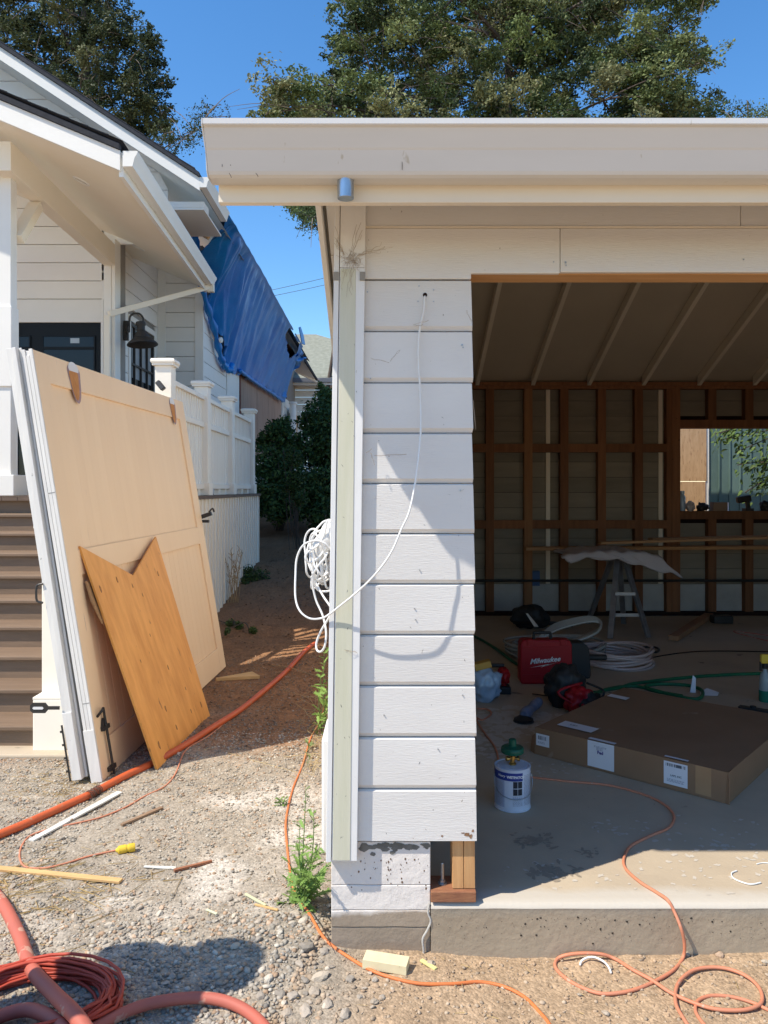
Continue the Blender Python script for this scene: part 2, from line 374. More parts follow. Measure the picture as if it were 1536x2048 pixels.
ground = bpy.data.objects.new('ground', me); C.objects.link(ground); ground['kind'] = 'structure'; WO['ground'] = Vector((0, 0, 0))

def in_garage(x, y): return x > -.19 and y > 2.585
def blocked(x, y): return in_garage(x, y) or (x < -1.85 and y > 6.9) or (x < -1.8 and y > 4.55)
# stones: one mesh of many, each stone its own facets and colour
def stone_mesh(n, sampler, name, label, kind='stuff', seed=1):
    rs = np.random.RandomState(seed)
    ph = (1+5**.5)/2
    ico = np.array([(-1,ph,0),(1,ph,0),(-1,-ph,0),(1,-ph,0),(0,-1,ph),(0,1,ph),(0,-1,-ph),(0,1,-ph),(ph,0,-1),(ph,0,1),(-ph,0,-1),(-ph,0,1)], float)
    ico /= np.linalg.norm(ico[0])
    fc = np.array([(0,11,5),(0,5,1),(0,1,7),(0,7,10),(0,10,11),(1,5,9),(5,11,4),(11,10,2),(10,7,6),(7,1,8),(3,9,4),(3,4,2),(3,2,6),(3,6,8),(3,8,9),(4,9,5),(2,4,11),(6,2,10),(8,6,7),(9,8,1)])
    V = []; F = []; Co = []
    k = 0
    while k < n:
        x, y, s, c = sampler(rs)
        if x is None: continue
        z = gz(x, y)
        sh = ico*(1+rs.uniform(-.28, .28, (12, 1)))*np.array((rs.uniform(.8, 1.35), rs.uniform(.7, 1), rs.uniform(.45, .75)))*s
        an = rs.uniform(0, 6.28); ca_, sa_ = math.cos(an), math.sin(an)
        tl = rs.uniform(-.4, .4)
        rx = np.array(((1, 0, 0), (0, math.cos(tl), -math.sin(tl)), (0, math.sin(tl), math.cos(tl))))
        rz = np.array(((ca_, -sa_, 0), (sa_, ca_, 0), (0, 0, 1)))
        V.append(sh@rx.T@rz.T+np.array((x, y, z+s*rs.uniform(.0, .3)))); F.append(fc+12*k); Co.append(np.repeat([[*c, 1]], 12, 0)); k += 1
    V = np.concatenate(V); F = np.concatenate(F); Co = np.concatenate(Co)
    me = bpy.data.meshes.new(name); me.vertices.add(len(V)); me.vertices.foreach_set('co', V.ravel())
    me.loops.add(F.size); me.loops.foreach_set('vertex_index', F.ravel()); me.polygons.add(len(F))
    me.polygons.foreach_set('loop_start', np.arange(0, F.size, 3)); me.update(calc_edges=True)
    ca = me.color_attributes.new('col', 'FLOAT_COLOR', 'POINT'); ca.data.foreach_set('color', Co.astype(np.float32).ravel())
    me.materials.append(mStone); o = bpy.data.objects.new(name, me); C.objects.link(o)
    o['kind'] = kind; tag(o, label, name.replace('_', ' ')); WO[o.name] = Vector((0, 0, 0)); return o
def stone_col(rs, x, y):
    q = rs.rand(); base = np.array((.36, .32, .26)) if q < .5 else np.array((.48, .43, .35)) if q < .68 else np.array((.24, .22, .19)) if q < .80 else np.array((.42, .29, .19))
    if x > -.3+.25*(y-2.4) and y < 2.75: base = base*.3+np.array((.42, .305, .20))*.7
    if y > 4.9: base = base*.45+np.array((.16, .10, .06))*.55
    return base*rs.uniform(.75, 1.2)
def gravel_s(rs):
    d = 1.95+rs.rand()**1.4*5.2; x = rs.uniform(-3.2, 1.9)
    if abs(x)*FPX/d > 900 or blocked(x, d): return None, 0, 0, 0
    dens = 1.0
    if x > -.25+.25*(d-2.4) and d < 2.75: dens = .22
    if d > 5.2: dens = .3
    n = mnoise.noise(Vector((x*1.7, d*1.7, .3)))
    if abs(x+.75) < .6 and 2.9 < d < 3.9: dens *= .45+n
    if rs.rand() > dens: return None, 0, 0, 0
    s = .0022+.0068*rs.rand()**3
    if d < 2.75 and -1.0 < x < .0: s *= 1.35
    return x, d, s, stone_col(rs, x, d)
stone_mesh(44000, gravel_s, 'gravel', 'loose grey and tan gravel scattered over the yard', seed=3)
# bigger stones, each an object, sharing six meshes
smesh = []
for i in range(8):
    bm = bmesh.new(); bmesh.ops.create_icosphere(bm, subdivisions=2, radius=1)
    rr = random.Random(i+40); off = Vector((i*3.1, 0, 0)); st = (rr.uniform(.9, 1.35), rr.uniform(.7, 1), rr.uniform(.5, .75))
    for v in bm.verts:
        q = 1+.42*mnoise.noise(v.co*1.1+off)+.16*mnoise.noise(v.co*3+off); v.co = Vector((v.co.x*st[0], v.co.y*st[1], v.co.z*st[2]))*q
    bmesh.ops.planar_face  if False else None
    m_ = bpy.data.meshes.new('stone'); bm.to_mesh(m_); bm.free()
    m_.materials.append(M('rock_%d' % i, [(.42, .35, .27), (.40, .34, .27), (.50, .42, .32), (.36, .31, .25), (.50, .36, .25), (.44, .37, .29), (.55, .48, .38), (.31, .27, .22)][i], scale=30, rough=.9, bump=.003, bscale=60, jit=.15)); smesh.append(m_)
rr = random.Random(11); k = 0
fixed = [(612, 1898, .035), (648, 1905, .022), (600, 1930, .02), (628, 1985, .022), (640, 1958, .03), (586, 1995, .026), (700, 1960, .02), (560, 1990, .022), (655, 2010, .024), (610, 2025, .028), (690, 2030, .022), (575, 2030, .02), (520, 1995, .02), (537, 1960, .018), (862, 1928, .02), (1372, 1910, .018), (1345, 1900, .012), (1440, 1912, .017), (1160, 1990, .011), (25, 1775, .018), (60, 1818, .013), (215, 1855, .015), (480, 1790, .012), (720, 1995, .014), (745, 2015, .012), (1005, 1975, .009), (1530, 1925, .014)]
while k < 285:
    if k < len(fixed): px, py, s = fixed[k]; s *= .8; p = G(px, py); x, y = p.x, p.y
    else:
        if rr.random() < .75: x = rr.uniform(-1.15, .05); y = rr.uniform(2.1, 2.95)
        else: x = rr.uniform(-2.4, 1.6); y = rr.uniform(2.1, 4.6)
        if blocked(x, y) or (y > 2.5 and x > -.16): continue
        if x > .0 and rr.random() < .6: continue
        s = .006+.010*rr.random()**2
    o = bpy.data.objects.new('stone', rr.choice(smesh)); C.objects.link(o); o.parent = ground
    o.location = (x, y, gz(x, y)+s*.25); o.scale = (s, s, s*rr.uniform(.8, 1.1)); o.rotation_euler = (rr.uniform(-.4, .4), rr.uniform(-.4, .4), rr.uniform(0, 6.3)); k += 1

# ------------------------------------------------------------------ garage
YF = 2.58
def zF(py): return EYE+(HOR-py)/FPX*YF
def xF(px): return (px-768)/FPX*YF
def xl(z): return -.168+.01342*(z-2.096)         # the corner board is a little out of plumb
def xr(z): return .2934-.0086*(z-2.12)           # the sawn end of the siding
garage = thing('garage', 'white garage with cut open front wall, bare stud interior and long gutter', 'garage', (2.8, 5.5, 0))
zl = [zF(p) for p in (1682, 1580, 1476, 1373, 1271, 1169, 1068, 967, 866, 765, 662, 559)]
def board(z0, z1, x0, x1, m, left=None, right=None, y=YF, name='siding_board', parent=garage, n=1, bottom=False):
    g = .0125
    prof = [(g, z0+.002), (0, z0+.0165), (0, z1-.005), (g, z1-.0005)] if not bottom else [(0, z0), (0, z0+.01), (0, z1-.005), (g, z1-.0005)]
    b = MB(); rows = []
    def ring(x, fn, zz):  return x if fn is None else fn(zz)
    for i in range(2):
        r = []
        for yy, zz in prof: r.append((ring(x0, left, zz) if i == 0 else ring(x1, right, zz), y+yy, zz))
        rows.append(r+[(r[-1][0], y+.02, r[-1][2]), (r[0][0], y+.02, r[0][2])])
    k = len(rows[0]); b.v = [Vector(p) for p in rows[0]+rows[1]]
    for i in range(k): j = (i+1) % k; b.f.append((i, j, k+j, k+i))
    b.f.append(tuple(range(k))); b.f.append(tuple(range(2*k-1, k-1, -1)))
    return b.build(name, m, parent)
def wob(i):
    r = random.Random(i); a = [r.uniform(-.0025, .0025) for _ in range(3)]
    return lambda z: xr(z)+a[0]+.0022*math.sin(z*31+i)+.0015*math.sin(z*83)
def lf(z): return -.079+.0095*(z-2.096)
for i in range(11):
    board(zl[i], zl[i+1], 0, 0, mSidingLow if i == 0 else mSiding, left=lf, right=wob(i), bottom=(i == 0))
zA, zB, zT = zF(546.5), zF(455), zF(385)
b = MB(); b.prism([(lf(2.1), YF, zl[11]+.002), (.2925, YF, zl[11]+.002), (.2925, YF, zA), (xF(1120), YF, zA), (xF(1120), YF, zB-.002), (lf(2.1), YF, zB-.002)], (0, .02, 0)); b.build('siding_board', mSiding, garage, bevel=.003)
b = MB(); b.box(xF(1120)+.0015, 4.6, YF, YF+.02, zA+.004, zB-.002); b.build('siding_board', mSiding, garage, bevel=.003)
b = MB(); b.box(lf(2.2), xF(1481), YF, YF+.02, zB+.004, zT); b.build('siding_board', mSiding, garage, bevel=.003)
b = MB(); b.box(xF(1481)+.0015, 6.2, YF, YF+.02, zB+.004, zT); b.build('siding_board', mSiding, garage, bevel=.003)
box('groove_strip', mSoffit, garage, lf(2.2), 6.2, YF-.004, YF+.01, zB-.0015, zB+.0035)
for i in range(12):                                # pillar right of the opening, outside the frame
    board(.214+i*.17, .214+(i+1)*.17, 4.6, 6.2, mSiding)
# corner board: white flanges with a bare olive band between them
zc0, zc1 = .159, 2.40
def strip(name, f0, f1, y0, y1, z0, z1, m):
    b = MB(); q = []
    for z in (z0, z1):
        q += [(f0(z), y0, z), (f1(z), y0, z), (f1(z), y1, z), (f0(z), y1, z)]
    b.v = [Vector(p) for p in q]; b.f = [(0, 1, 5, 4), (1, 2, 6, 5), (2, 3, 7, 6), (3, 0, 4, 7), (0, 3, 2, 1), (4, 5, 6, 7)]
    return b.build(name, m, garage, bevel=.0015)
zs = zF(540)
strip('corner_board', lambda z: xl(z)+.0015, lambda z: xl(z)+.0185, YF-.03, YF+.06, zc0-.002, zc1, mTrim)
strip('corner_board', lambda z: xl(z)+.0205, lambda z: xl(z)+.1045, YF-.0265, YF-.002, zc0, zs, mTrim)
strip('corner_board', lambda z: xl(z)+.0205, lambda z: xl(z)+.1045, YF-.0265, YF-.002, zs+.001, zc1, mTrim)
strip('stained_band', lambda z: xl(z)+.0235, lambda z: xl(z)+(.082 if z < 1 else .074), YF-.0285, YF-.0263, zc0+.003, zs-.003, mOlive)
for px in (672, 725):
    b = MB(); p = P(px, 552, YF-.033); b.box(p.x-.009, p.x+.009, p.y, p.y+.006, p.z-.014, p.z+.014); b.build('strap_stub', mStrap, garage)
# nails, screw holes and the cable hole
b = MB()
for px, py in ((838, 572), (867, 580), (836, 603), (867, 603), (735, 584), (924, 690), (926, 695), (921, 981), (839, 1140), (829, 1217), (831, 1239), (768, 1430), (925, 1390), (1107, 524), (1131, 525), (1132, 531), (1487, 519), (876, 1498), (741, 757)):
    p = P(px, py, YF-.0005); r = .0022 if px not in (1131, 924, 921) else .0035
    b.lathe((p.x, YF-.001, p.z), [(r, 0), (r*.9, .003)], 10, (0, -1, 0))
b.build('nail_heads', mBolt, garage, kind='stuff')
p = P(850, 590, YF); MB().lathe((p.x, YF-.0012, p.z), [(.0075, 0), (.006, .002)], 14, (0, -1, 0)).build('cable_hole', mNearBlack, garage)
# scratches and scuffs left in the paint of the corner board
b = MB(); rr = random.Random(5)
for i in range(46):
    z = rr.uniform(.2, 1.3) if rr.random() < .7 else rr.uniform(1.3, 2.0)
    on = rr.random() < .5; x = (xl(z)+rr.uniform(.03, .083)) if on else rr.uniform(-.02, .28); y = (YF-.0289) if on else YF-.0006
    l = rr.uniform(.002, .007); a = rr.uniform(-1.4, 1.4); wd = rr.uniform(.0005, .0014)
    dx, dz = math.sin(a)*l, math.cos(a)*l
    b.quad((x-dx, y, z-dz), (x+wd, y, z), (x+dx, y, z+dz), (x-wd, y, z))
b.build('paint_chip', mSoot, garage, kind='stuff')
b = MB()
for (px, py, w_, h_) in ((934, 1669, 9, 9), (941, 1673, 7, 10), (926, 1666, 6, 3), (946, 1662, 5, 8), (884, 1672, 4, 5)):
    p = P(px, py, YF-.0008); s = YF/FPX; q = []
    for k in range(9):
        a = k/9*6.283; r_ = random.Random(px+k).uniform(.6, 1.25); q.append((p.x+w_*s*.6*r_*math.cos(a), YF-.001, p.z+h_*s*.5*r_*math.sin(a)))
    b.quad(*q)
b.build('bare_wood_patch', M('bare_rotten_wood', (.20, .10, .05), (.35, .22, .13), scale=60, rough=.9), garage, kind='stuff')
# header with its sawn underside, bottom plate and studs of the pillar
box('header_beam', mRawX, garage, .2945, 4.6, YF+.021, YF+.125, zF(545)-.0005, 2.36, bevel=.002)
box('bottom_plate', M('cut_plate', (.22, .09, .05), (.34, .16, .08), scale=20, stretch=(1, 6, 6), rough=.8, bump=.002), garage, xF(862), .3095, YF+.003, YF+.115, .006, .041, bevel=.002)
for x0, x1 in ((.2325, .2695), (.2712, .3085)):
    ln_ = -.018; MB().prism([(x0, YF+.022, .043), (x1, YF+.022, .043), (x1+ln_, YF+.022, 2.11), (x0+ln_, YF+.022, 2.11)], (0, .09, 0)).build('stud', mRaw, garage, bevel=.0015)
box('corner_stud', mStud, garage, -.14, -.10, YF+.022, YF+.112, .21, 2.36)
b = MB(); p = P(885, 1775, YF+.06); b.lathe((p.x, p.y, .0415), [(.016, 0), (.016, .003)], 14); b.lathe((p.x, p.y, .045), [(.010, 0), (.010, .010)], 6); b.lathe((p.x, p.y, .055), [(.006, 0), (.006, .055), (.005, .058)], 12)
b.build('anchor_bolt', mBolt, garage)
# old foundation block under the corner and the slab
for k, (z0, z1) in enumerate(((-.30, -.0855), (-.084, -.0285), (-.027, .0565), (.058, .203))):
    e = (.018, .0162, .0172, .018)[k]; b = MB(); n_ = 14; lo_ = []; hi_ = []
    for i in range(n_+1):
        x = -.178+(xF(862)-.001+.178)*i/n_; w1 = .0022*mnoise.noise(Vector((x*14, k, 0))); w2 = .0022*mnoise.noise(Vector((x*14, k+1, 0))); lo_.append((x, YF+e, z0+(w1 if k else 0))); hi_.append((x, YF+e, z1+(w2 if k < 3 else 0)))
    b.prism(lo_+hi_[::-1], (0, .13, 0)); b.build('foundation_course', mFound, garage, bevel=.0025)
b = MB(); rr = random.Random(9)                    # black mossy band where the siding used to meet the block
for k in range(60):
    x = rr.uniform(-.075, .15); z = .195-abs(rr.gauss(0, .012))
    s = rr.uniform(.004, .012); y = YF+.0165
    b.quad(*[(x+s*1.6*math.cos(a)*rr.uniform(.6, 1.2), y-.0002*k/60, z+s*math.sin(a)*rr.uniform(.5, 1)) for a in (0, 1, 2, 3, 4, 5)])
b.build('moss_stain', mSoot, garage, kind='stuff')
b = MB(); rr = random.Random(12)
for k in range(70):
    x = rr.uniform(-.12, .15); z = rr.choice((rr.uniform(.10, .15), rr.uniform(.04, .15)));
    if x < 0 and rr.random() < .6: continue
    s = rr.uniform(.001, .0042); y = YF+.0172
    b.quad(*[(x+s*.8*math.cos(a), y-.0003*k/70, z+s*1.5*math.sin(a)*rr.uniform(.6, 1)) for a in (0, 1.2, 2.4, 3.6, 4.8)])
b.build('peeling_fleck', M('peel_brown', (.16, .09, .05), rough=.9), garage, kind='stuff')
slab = MB()
rows = []; lip = []; rs = random.Random(21)
xs = [xF(862)+i*.03 for i in range(61)]+[2.6, 6.2]
for x in xs:
    e = .003*mnoise.noise(Vector((x*9, 0, 0)))
    rows.append([(x, YF+.012, -.32), (x, YF+.010+e, -.03+.004*mnoise.noise(Vector((x*5, 2, 0)))), (x, YF+.006+e, -.016)])
    lip.append([(x, YF+.006+e, -.016), (x, YF+.011+e, -.006), (x, YF+.024, -.001), (x, YF+.05, 0), (x, YF+.2005, 0)])
slab.grid(rows); slab.build('slab_edge', mConcEdge, garage, smooth_='all'); MB().grid(lip).build('slab_lip', mConc, garage, smooth_='all')
box('garage_floor', mConc, garage, -.16, 6.2, YF+.2005, 8.55, -.30, 0)
box('footing', mConc, garage, -.16, xF(862)-.002, YF+.149, YF+.1995, -.30, .0)
# pitting in the poured edge
b = MB(); rr = random.Random(4)
for k in range(120):
    x = rr.uniform(.17, 1.30); z = -.045-abs(rr.gauss(0, .04));
    if z < -.15: continue
    s = rr.choice((.0012, .0016, .0022, .0038) if rr.random() < .5 else (.001, .0014)); y = YF+.0098
    b.quad(*[(x+s*math.cos(a)*rr.uniform(.7, 1.3), y-.001, z+s*math.sin(a)*rr.uniform(.7, 1.2)) for a in (0, 1, 2, 3, 4, 5)])
b.build('pit_hole', M('pit_dark', (.05, .04, .03), rough=1), garage, kind='stuff')
b = MB(); b.tube(spline([(.152, YF+.008, .0), (.148, YF+.008, -.03), (.157, YF+.008, -.06), (.145, YF+.008, -.09), (.13, YF+.008, -.12), (.133, YF+.008, -.16), (.131, YF+.008, -.19)], 4), .0035, 6); b.build('mortar_bead', M('mortar', (.5, .48, .44), scale=40, rough=.9, bump=.003), garage)
# roof
SL = .41
RX0, RX1 = -.50, 6.6
def zr(y): return 3.71-SL*abs(y-5.57)              # underside of the rafters
b = MB(); 
for s in (0, 1):
    ya, yb = (2.29, 5.57) if s == 0 else (5.57, 8.90)
    b.quad((RX0+.03, ya, zr(ya)+.1), (RX1, ya, zr(ya)+.1), (RX1, yb, zr(yb)+.1), (RX0+.03, yb, zr(yb)+.1))
    b.quad((RX0+.03, ya, zr(ya)+.12), (RX1, ya, zr(ya)+.12), (RX1, yb, zr(yb)+.12), (RX0+.03, yb, zr(yb)+.12))
b.build('ceiling_sheathing', mCeil, garage)
b = MB()
for ya, yb in ((2.27, 5.57), (5.57, 8.93)):
    b.prism([(RX0-.01, ya, zr(ya)+.121), (RX0-.01, yb, zr(yb)+.121), (RX0-.01, yb, zr(yb)+.131), (RX0-.01, ya, zr(ya)+.131)], (RX1-RX0+.02, 0, 0))
b.build('roof_shingles', mShingle, garage)
for i in range(-1, 10):
    x = 1.030+i*.6105
    if x < 0: x = .03
    if i == 0: x = .47
    if i == 1: x = 1.03
    x = [-.13, .42, 1.025, 1.636, 2.252, 2.852, 3.462, 4.07, 4.68, 5.29, 5.9][i+1]
    b = MB()
    for ya, yb in ((2.36, 5.56), (5.58, 8.45)):
        b.prism([(x-.02, ya, zr(ya)), (x-.02, yb, zr(yb)), (x-.02, yb, zr(yb)+.0985), (x-.02, ya, zr(ya)+.0985)], (.04, 0, 0))
    b.build('rafter', mRafter, garage)
box('ridge_board', mRafter, garage, RX0+.03, RX1, 5.561, 5.579, zr(5.57)+.0, zr(5.57)+.095)
for s in (0, 1):                                    # rake boards and the eave boards of the left gable
    ya, yb = ((2.2905, 5.57), (5.5702, 8.93))[s]; xk = (-.4867, RX0-.012)[s]
    o_ = -.135
    MB().prism([(xk, ya, zr(ya)+o_+(.02 if s == 0 else 0)), (xk, yb, zr(yb)+o_), (xk, yb, zr(yb)+.099), (xk, ya, zr(ya)+.099)], (.04, 0, 0)).build('rake_board', mSoffit, garage, bevel=.002)
    k = 4
    for j in range(k):
        y0 = ya+(yb-ya)*j/k+.03; y1 = ya+(yb-ya)*(j+1)/k-.003+.02
        if s == 1 and j == k-1: y1 = 8.8
        MB().prism([(RX0+.056, y0, zr(y0)-.01), (RX0+.056, y1, zr(y1)-.01), (RX0+.056, y1, zr(y1)+.005), (RX0+.056, y0, zr(y0)+.005)], (.30, 0, 0)).build('soffit_board', mSoffit, garage)
# fascia, gutter and outlet
zf0 = EYE+(HOR-405)/FPX*2.262
box('fascia_board', mSoffit, garage, -.4865, RX1, 2.262, 2.29, zf0, zr(2.29)+.09, bevel=.002)
gut = MB()
prof = [(2.262, 2.425), (2.262, 2.287), (2.200, 2.283), (2.188, 2.288), (2.182, 2.296), (2.160, 2.346), (2.156, 2.351), (2.131, 2.396), (2.122, 2.3995), (2.120, 2.402), (2.120, 2.417), (2.132, 2.417), (2.134, 2.408)]
inn = [(2.188, 2.304), (2.2, 2.290), (2.258, 2.291), (2.258, 2.422)]
gut.grid([[(x, a, b_) for a, b_ in [prof[0]]+prof[1:]] for x in (-.499, 1.0, 6.6)])
gut.grid([[(x, a, b_) for a, b_ in [(2.134, 2.408)]+[(2.162, 2.356), (2.168, 2.346)]+inn] for x in (-.497, 1.0, 6.6)])
gut = gut.build('gutter', mGutter, garage)
box('crease_line', mGutter, gut, -.499, 6.6, 2.1525, 2.1545, 2.3575, 2.3587)
b = MB(); b.prism([(-.500, a, b_) for a, b_ in prof[:11]], (-.002, 0, 0)); b.build('end_cap', mGutter, gut)
b = MB(); b.tube([(-.503, a, b_) for a, b_ in ((2.259, 2.42), (2.259, 2.289), (2.2, 2.286), (2.185, 2.300), (2.176, 2.346), (2.148, 2.374), (2.124, 2.402), (2.122, 2.416))], .0018, 5); b.build('seam_bead', mGutter, gut)
p = P(691, 357, 2.215)
b = MB(); b.lathe((p.x, 2.221, 2.232), [(.0225, 0), (.0235, .001), (.0245, .055), (.0245, .0565), (.0225, .0565), (.0205, .001)], 28)
b.build('outlet_pipe', mGalv, gut, smooth_=True)
b = MB(); rr = random.Random(3)
for (px, py, l, a) in ((458, 318, 14, .25), (447, 322, 12, -.2), (804, 331, 9, .05), (459, 352, 4, 1), (512, 351, 3, 1.5)):
    p = P(px, py, 2.178); s = 2.178/FPX*l; b.tube([(p.x, 2.172, p.z+s), (p.x+s*a*.7, 2.174, p.z), (p.x+s*a, 2.176, p.z-s)], .0009, 5)
b.build('scratch', mSoot, gut, kind='stuff')
# left side wall (turned away from the camera) and the far corners
for i in range(13):
    b = MB(); z0 = .214+i*.17; b.box(-.160, -.142, YF+.065, 8.6, z0+.001, z0+.168); b.build('siding_board', mSiding, garage, bevel=.004)
box('side_foundation', mFound, garage, -.172, -.10, YF+.15, 8.6, -.3, .213)
box('right_wall', mInBoard, garage, 6.18, 6.2, YF+.02, 8.6, 0, 2.75)
for s_, xg in ((0, -.158), (1, 6.185)):
    MB().prism([(xg, 2.6, 2.42), (xg, 8.6, 2.42), (xg, 8.6, zr(8.6)+.09), (xg, 5.57, zr(5.57)+.09), (xg, 2.6, zr(2.6)+.09)], (.016, 0, 0)).build('gable_infill', mSiding, garage)
# back wall: inner boards, plates, studs, blocking, window opening
YB = 8.45
WX0, WX1, WZ0, WZ1 = (1361-768)/FPX*YB, 5.2, EYE+(HOR-1022)/FPX*YB, EYE+(HOR-856)/FPX*YB
zb = .335; i = 0
while zb < 2.62:
    z1 = min(zb+.1675, 2.66)
    spans = [(-.14, 6.18)] if (z1 <= WZ0 or zb >= WZ1) else [(-.14, WX0), (WX1, 6.18)]
    for a, b_ in spans: box('wall_board', mInBoard, garage, a, b_, YB+.095+.0015*(i % 2), YB+.115, zb+.002, z1)
    zb += .1695; i += 1
box('outer_sheathing', mNearBlack, garage, -.14, WX0, YB+.1155, YB+.14, .2, 2.72); box('outer_sheathing', mNearBlack, garage, WX0, 6.18, YB+.1155, YB+.14, .2, WZ0-.001); box('outer_sheathing', mNearBlack, garage, WX0, 6.18, YB+.1155, YB+.14, WZ1+.001, 2.72)
box('stem_wall', M('painted_stem_wall', (.45, .43, .40), (.35, .33, .30), scale=4, rough=.85, bump=.004), garage, -.14, 6.18, YB+.09, YB+.2, 0, .333)
box('sill_plate', mNearBlack, garage, -.14, 6.18, YB-.01, YB+.088, .0, .04)
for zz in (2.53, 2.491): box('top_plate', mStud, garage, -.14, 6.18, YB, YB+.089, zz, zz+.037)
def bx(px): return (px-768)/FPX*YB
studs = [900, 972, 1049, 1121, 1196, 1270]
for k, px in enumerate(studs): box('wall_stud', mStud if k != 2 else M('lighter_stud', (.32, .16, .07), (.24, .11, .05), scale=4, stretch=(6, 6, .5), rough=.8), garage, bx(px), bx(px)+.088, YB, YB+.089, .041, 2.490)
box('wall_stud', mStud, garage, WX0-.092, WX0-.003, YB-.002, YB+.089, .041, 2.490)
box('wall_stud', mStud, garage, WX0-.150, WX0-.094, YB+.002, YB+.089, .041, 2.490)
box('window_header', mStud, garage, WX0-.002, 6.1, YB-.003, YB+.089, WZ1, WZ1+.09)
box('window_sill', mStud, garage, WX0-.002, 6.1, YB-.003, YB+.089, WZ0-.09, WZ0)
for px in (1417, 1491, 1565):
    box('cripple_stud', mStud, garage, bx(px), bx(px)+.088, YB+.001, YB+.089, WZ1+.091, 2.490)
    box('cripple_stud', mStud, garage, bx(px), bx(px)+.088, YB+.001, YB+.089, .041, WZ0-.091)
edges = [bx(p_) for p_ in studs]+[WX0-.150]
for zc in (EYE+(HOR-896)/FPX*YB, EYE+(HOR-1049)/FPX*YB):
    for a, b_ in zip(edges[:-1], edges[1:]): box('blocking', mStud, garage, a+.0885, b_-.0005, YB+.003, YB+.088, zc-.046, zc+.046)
for px in (1095, 1322): box('batten', mRafter, garage, bx(px), bx(px)+.045, YB+.075, YB+.0935, .34, 2.49)
b = MB(); b.tube([(.5, YB-.02, EYE-(1161-HOR)/FPX*YB), (6, YB-.02, EYE-(1161-HOR)/FPX*YB)], .014, 8); b.build('conduit', mBlackPl, garage)
p = P(1072, 1157, YB); box('outlet_box', M('blue_box', (.03, .08, .2), rough=.5), garage, p.x-.04, p.x+.04, YB-.01, YB+.06, p.z-.08, p.z+.08)

# ------------------------------------------------------------------ the white house with its porch
PIT = .227
house = thing('house', 'white clapboard house with porch gable, black door and dark roof edges', 'house', (-5, 11, -.1))
def clap(px0, px1, d, pylines, parent=house, m=mHouse, axis_='x', fixed=0):
    pass
# porch back wall, facing the camera, with the black door
DA = 9.62
def xa(px, d=DA): return (px-768)/FPX*d
def za(py, d=DA): return EYE+(HOR-py)/FPX*d
dz1, dz0 = za(645), 1.33
z = za(598)
box('header_board', mHouse, house, -6.6, xa(207), DA+.001, DA+.03, dz1+.003, z-.004, bevel=.003)
i = 0
U0 = P(401, 384, 9.12)
gx_ = lambda q: min(-2.70, U0.x-(q-U0.z-.02)/.655)       # right-hand end of a gable board at height q
while z < 8.0:
    z0_, z1_ = z+.004, z+PIT-.004; y_ = DA+(0 if i % 2 else .0004)
    if z < 4.40: q_ = [(-8, y_, z0_), (-3.47, y_, z0_), (-3.47, y_, z1_), (-8, y_, z1_)]
    else: q_ = [(-8, y_, z0_), (gx_(z0_), y_, z0_), (max(-7.99, gx_(z1_)), y_, z1_), (-8, y_, z1_)]
    MB().prism(q_, (0, .03, 0)).build('siding_board', mHouse, house, bevel=.003)
    z += PIT; i += 1
MB().prism([(-8, DA+.035, 4.55), (-2.71, DA+.035, 4.55), (-2.71, DA+.035, 4.9), (-8, DA+.035, 8.2)], (0, .1, 0)).build('gable_backing', mStrap, house)
box('wall_backing', mStrap, house, -8, -3.3, DA+.031, DA+.2, -.3, 4.5)
door = box('door', mDoorBlk, house, xa(36), xa(201.5), DA+.02, DA+.06, dz0, dz1, bevel=.004)
for x0, x1 in ((36, 57.5), (86, 187)):
    y0, y1 = 673, 1000
    box('pane', mGlass, door, xa(x0), xa(x1), DA+.012, DA+.018, za(y1), za(y0))
    b = MB()
    for a_, b_, c_, d_ in ((x0-3, x0, y0-2, y1), (x1, x1+3, y0-2, y1), (x0, x1, y0-3, y0)): b.box(xa(a_), xa(b_), DA+.004, DA+.0185, za(d_), za(c_))
    b.build('pane_frame', mDoorBlk, door)
    box('glazing_bar', mDoorBlk, door, xa(x0+.2), xa(x1-.2), DA+.002, DA+.0115, za(699), za(693.5))
box('door_casing', mHouse, house, xa(202.2), xa(207.5), DA-.012, DA+.019, dz0, za(598)-.006, bevel=.003)
box('corner_trim', mHouse, house, -3.475, -3.445, DA-.01, DA+.0295, za(598), 4.45, bevel=.003)
box('door_casing', mHouse, house, xa(30), xa(35.6), DA-.012, DA+.019, dz0, dz1, bevel=.003)
box('pale_pane_patch', mCurtain, door, xa(140), xa(158), DA+.010, DA+.0118, za(686), za(676))  # small pale rectangle lying on the upper door glass
# pilaster at the porch corner and side wall with the tall window
box('pilaster', mHouse, house, -3.443, -3.352, 9.45, 9.76, 1.32, 4.45, bevel=.004)
box('pilaster', mHouse, house, -3.350, -3.305, 9.458, 9.76, 1.32, 4.47, bevel=.003)
XB = -3.5
def yb(px, x=XB): return x*FPX/(px-768)
def zb_(px, py, x=XB): return EYE+(HOR-py)/FPX*yb(px, x)
wz1 = zb_(263.6, 645); wz0 = 2.0; wy0, wy1 = yb(261), yb(307.5)
z = 1.1; i = 0; z = 2.97-PIT*8
while z < 5.0:
    sp = [(9.62, 11.93)]
    if z+PIT > wz0 and z < wz1: sp = [(9.62, wy0-.09), (wy1+.09, 11.93)]
    for a, b_ in sp: box('siding_board', mHouse, house, XB-.03, XB-(.0005 if i % 2 else 0), a, b_, z+.005, z+PIT-.005, bevel=.003)
    z += PIT; i += 1
box('wall_backing', mStrap, house, XB-.2, XB-.031, 9.65, 12.0, -.3, 5)
win = box('window', mHouse, house, XB-.028, XB+.012, wy0-.088, wy0-.01, wz0, wz1+.09, bevel=.003)
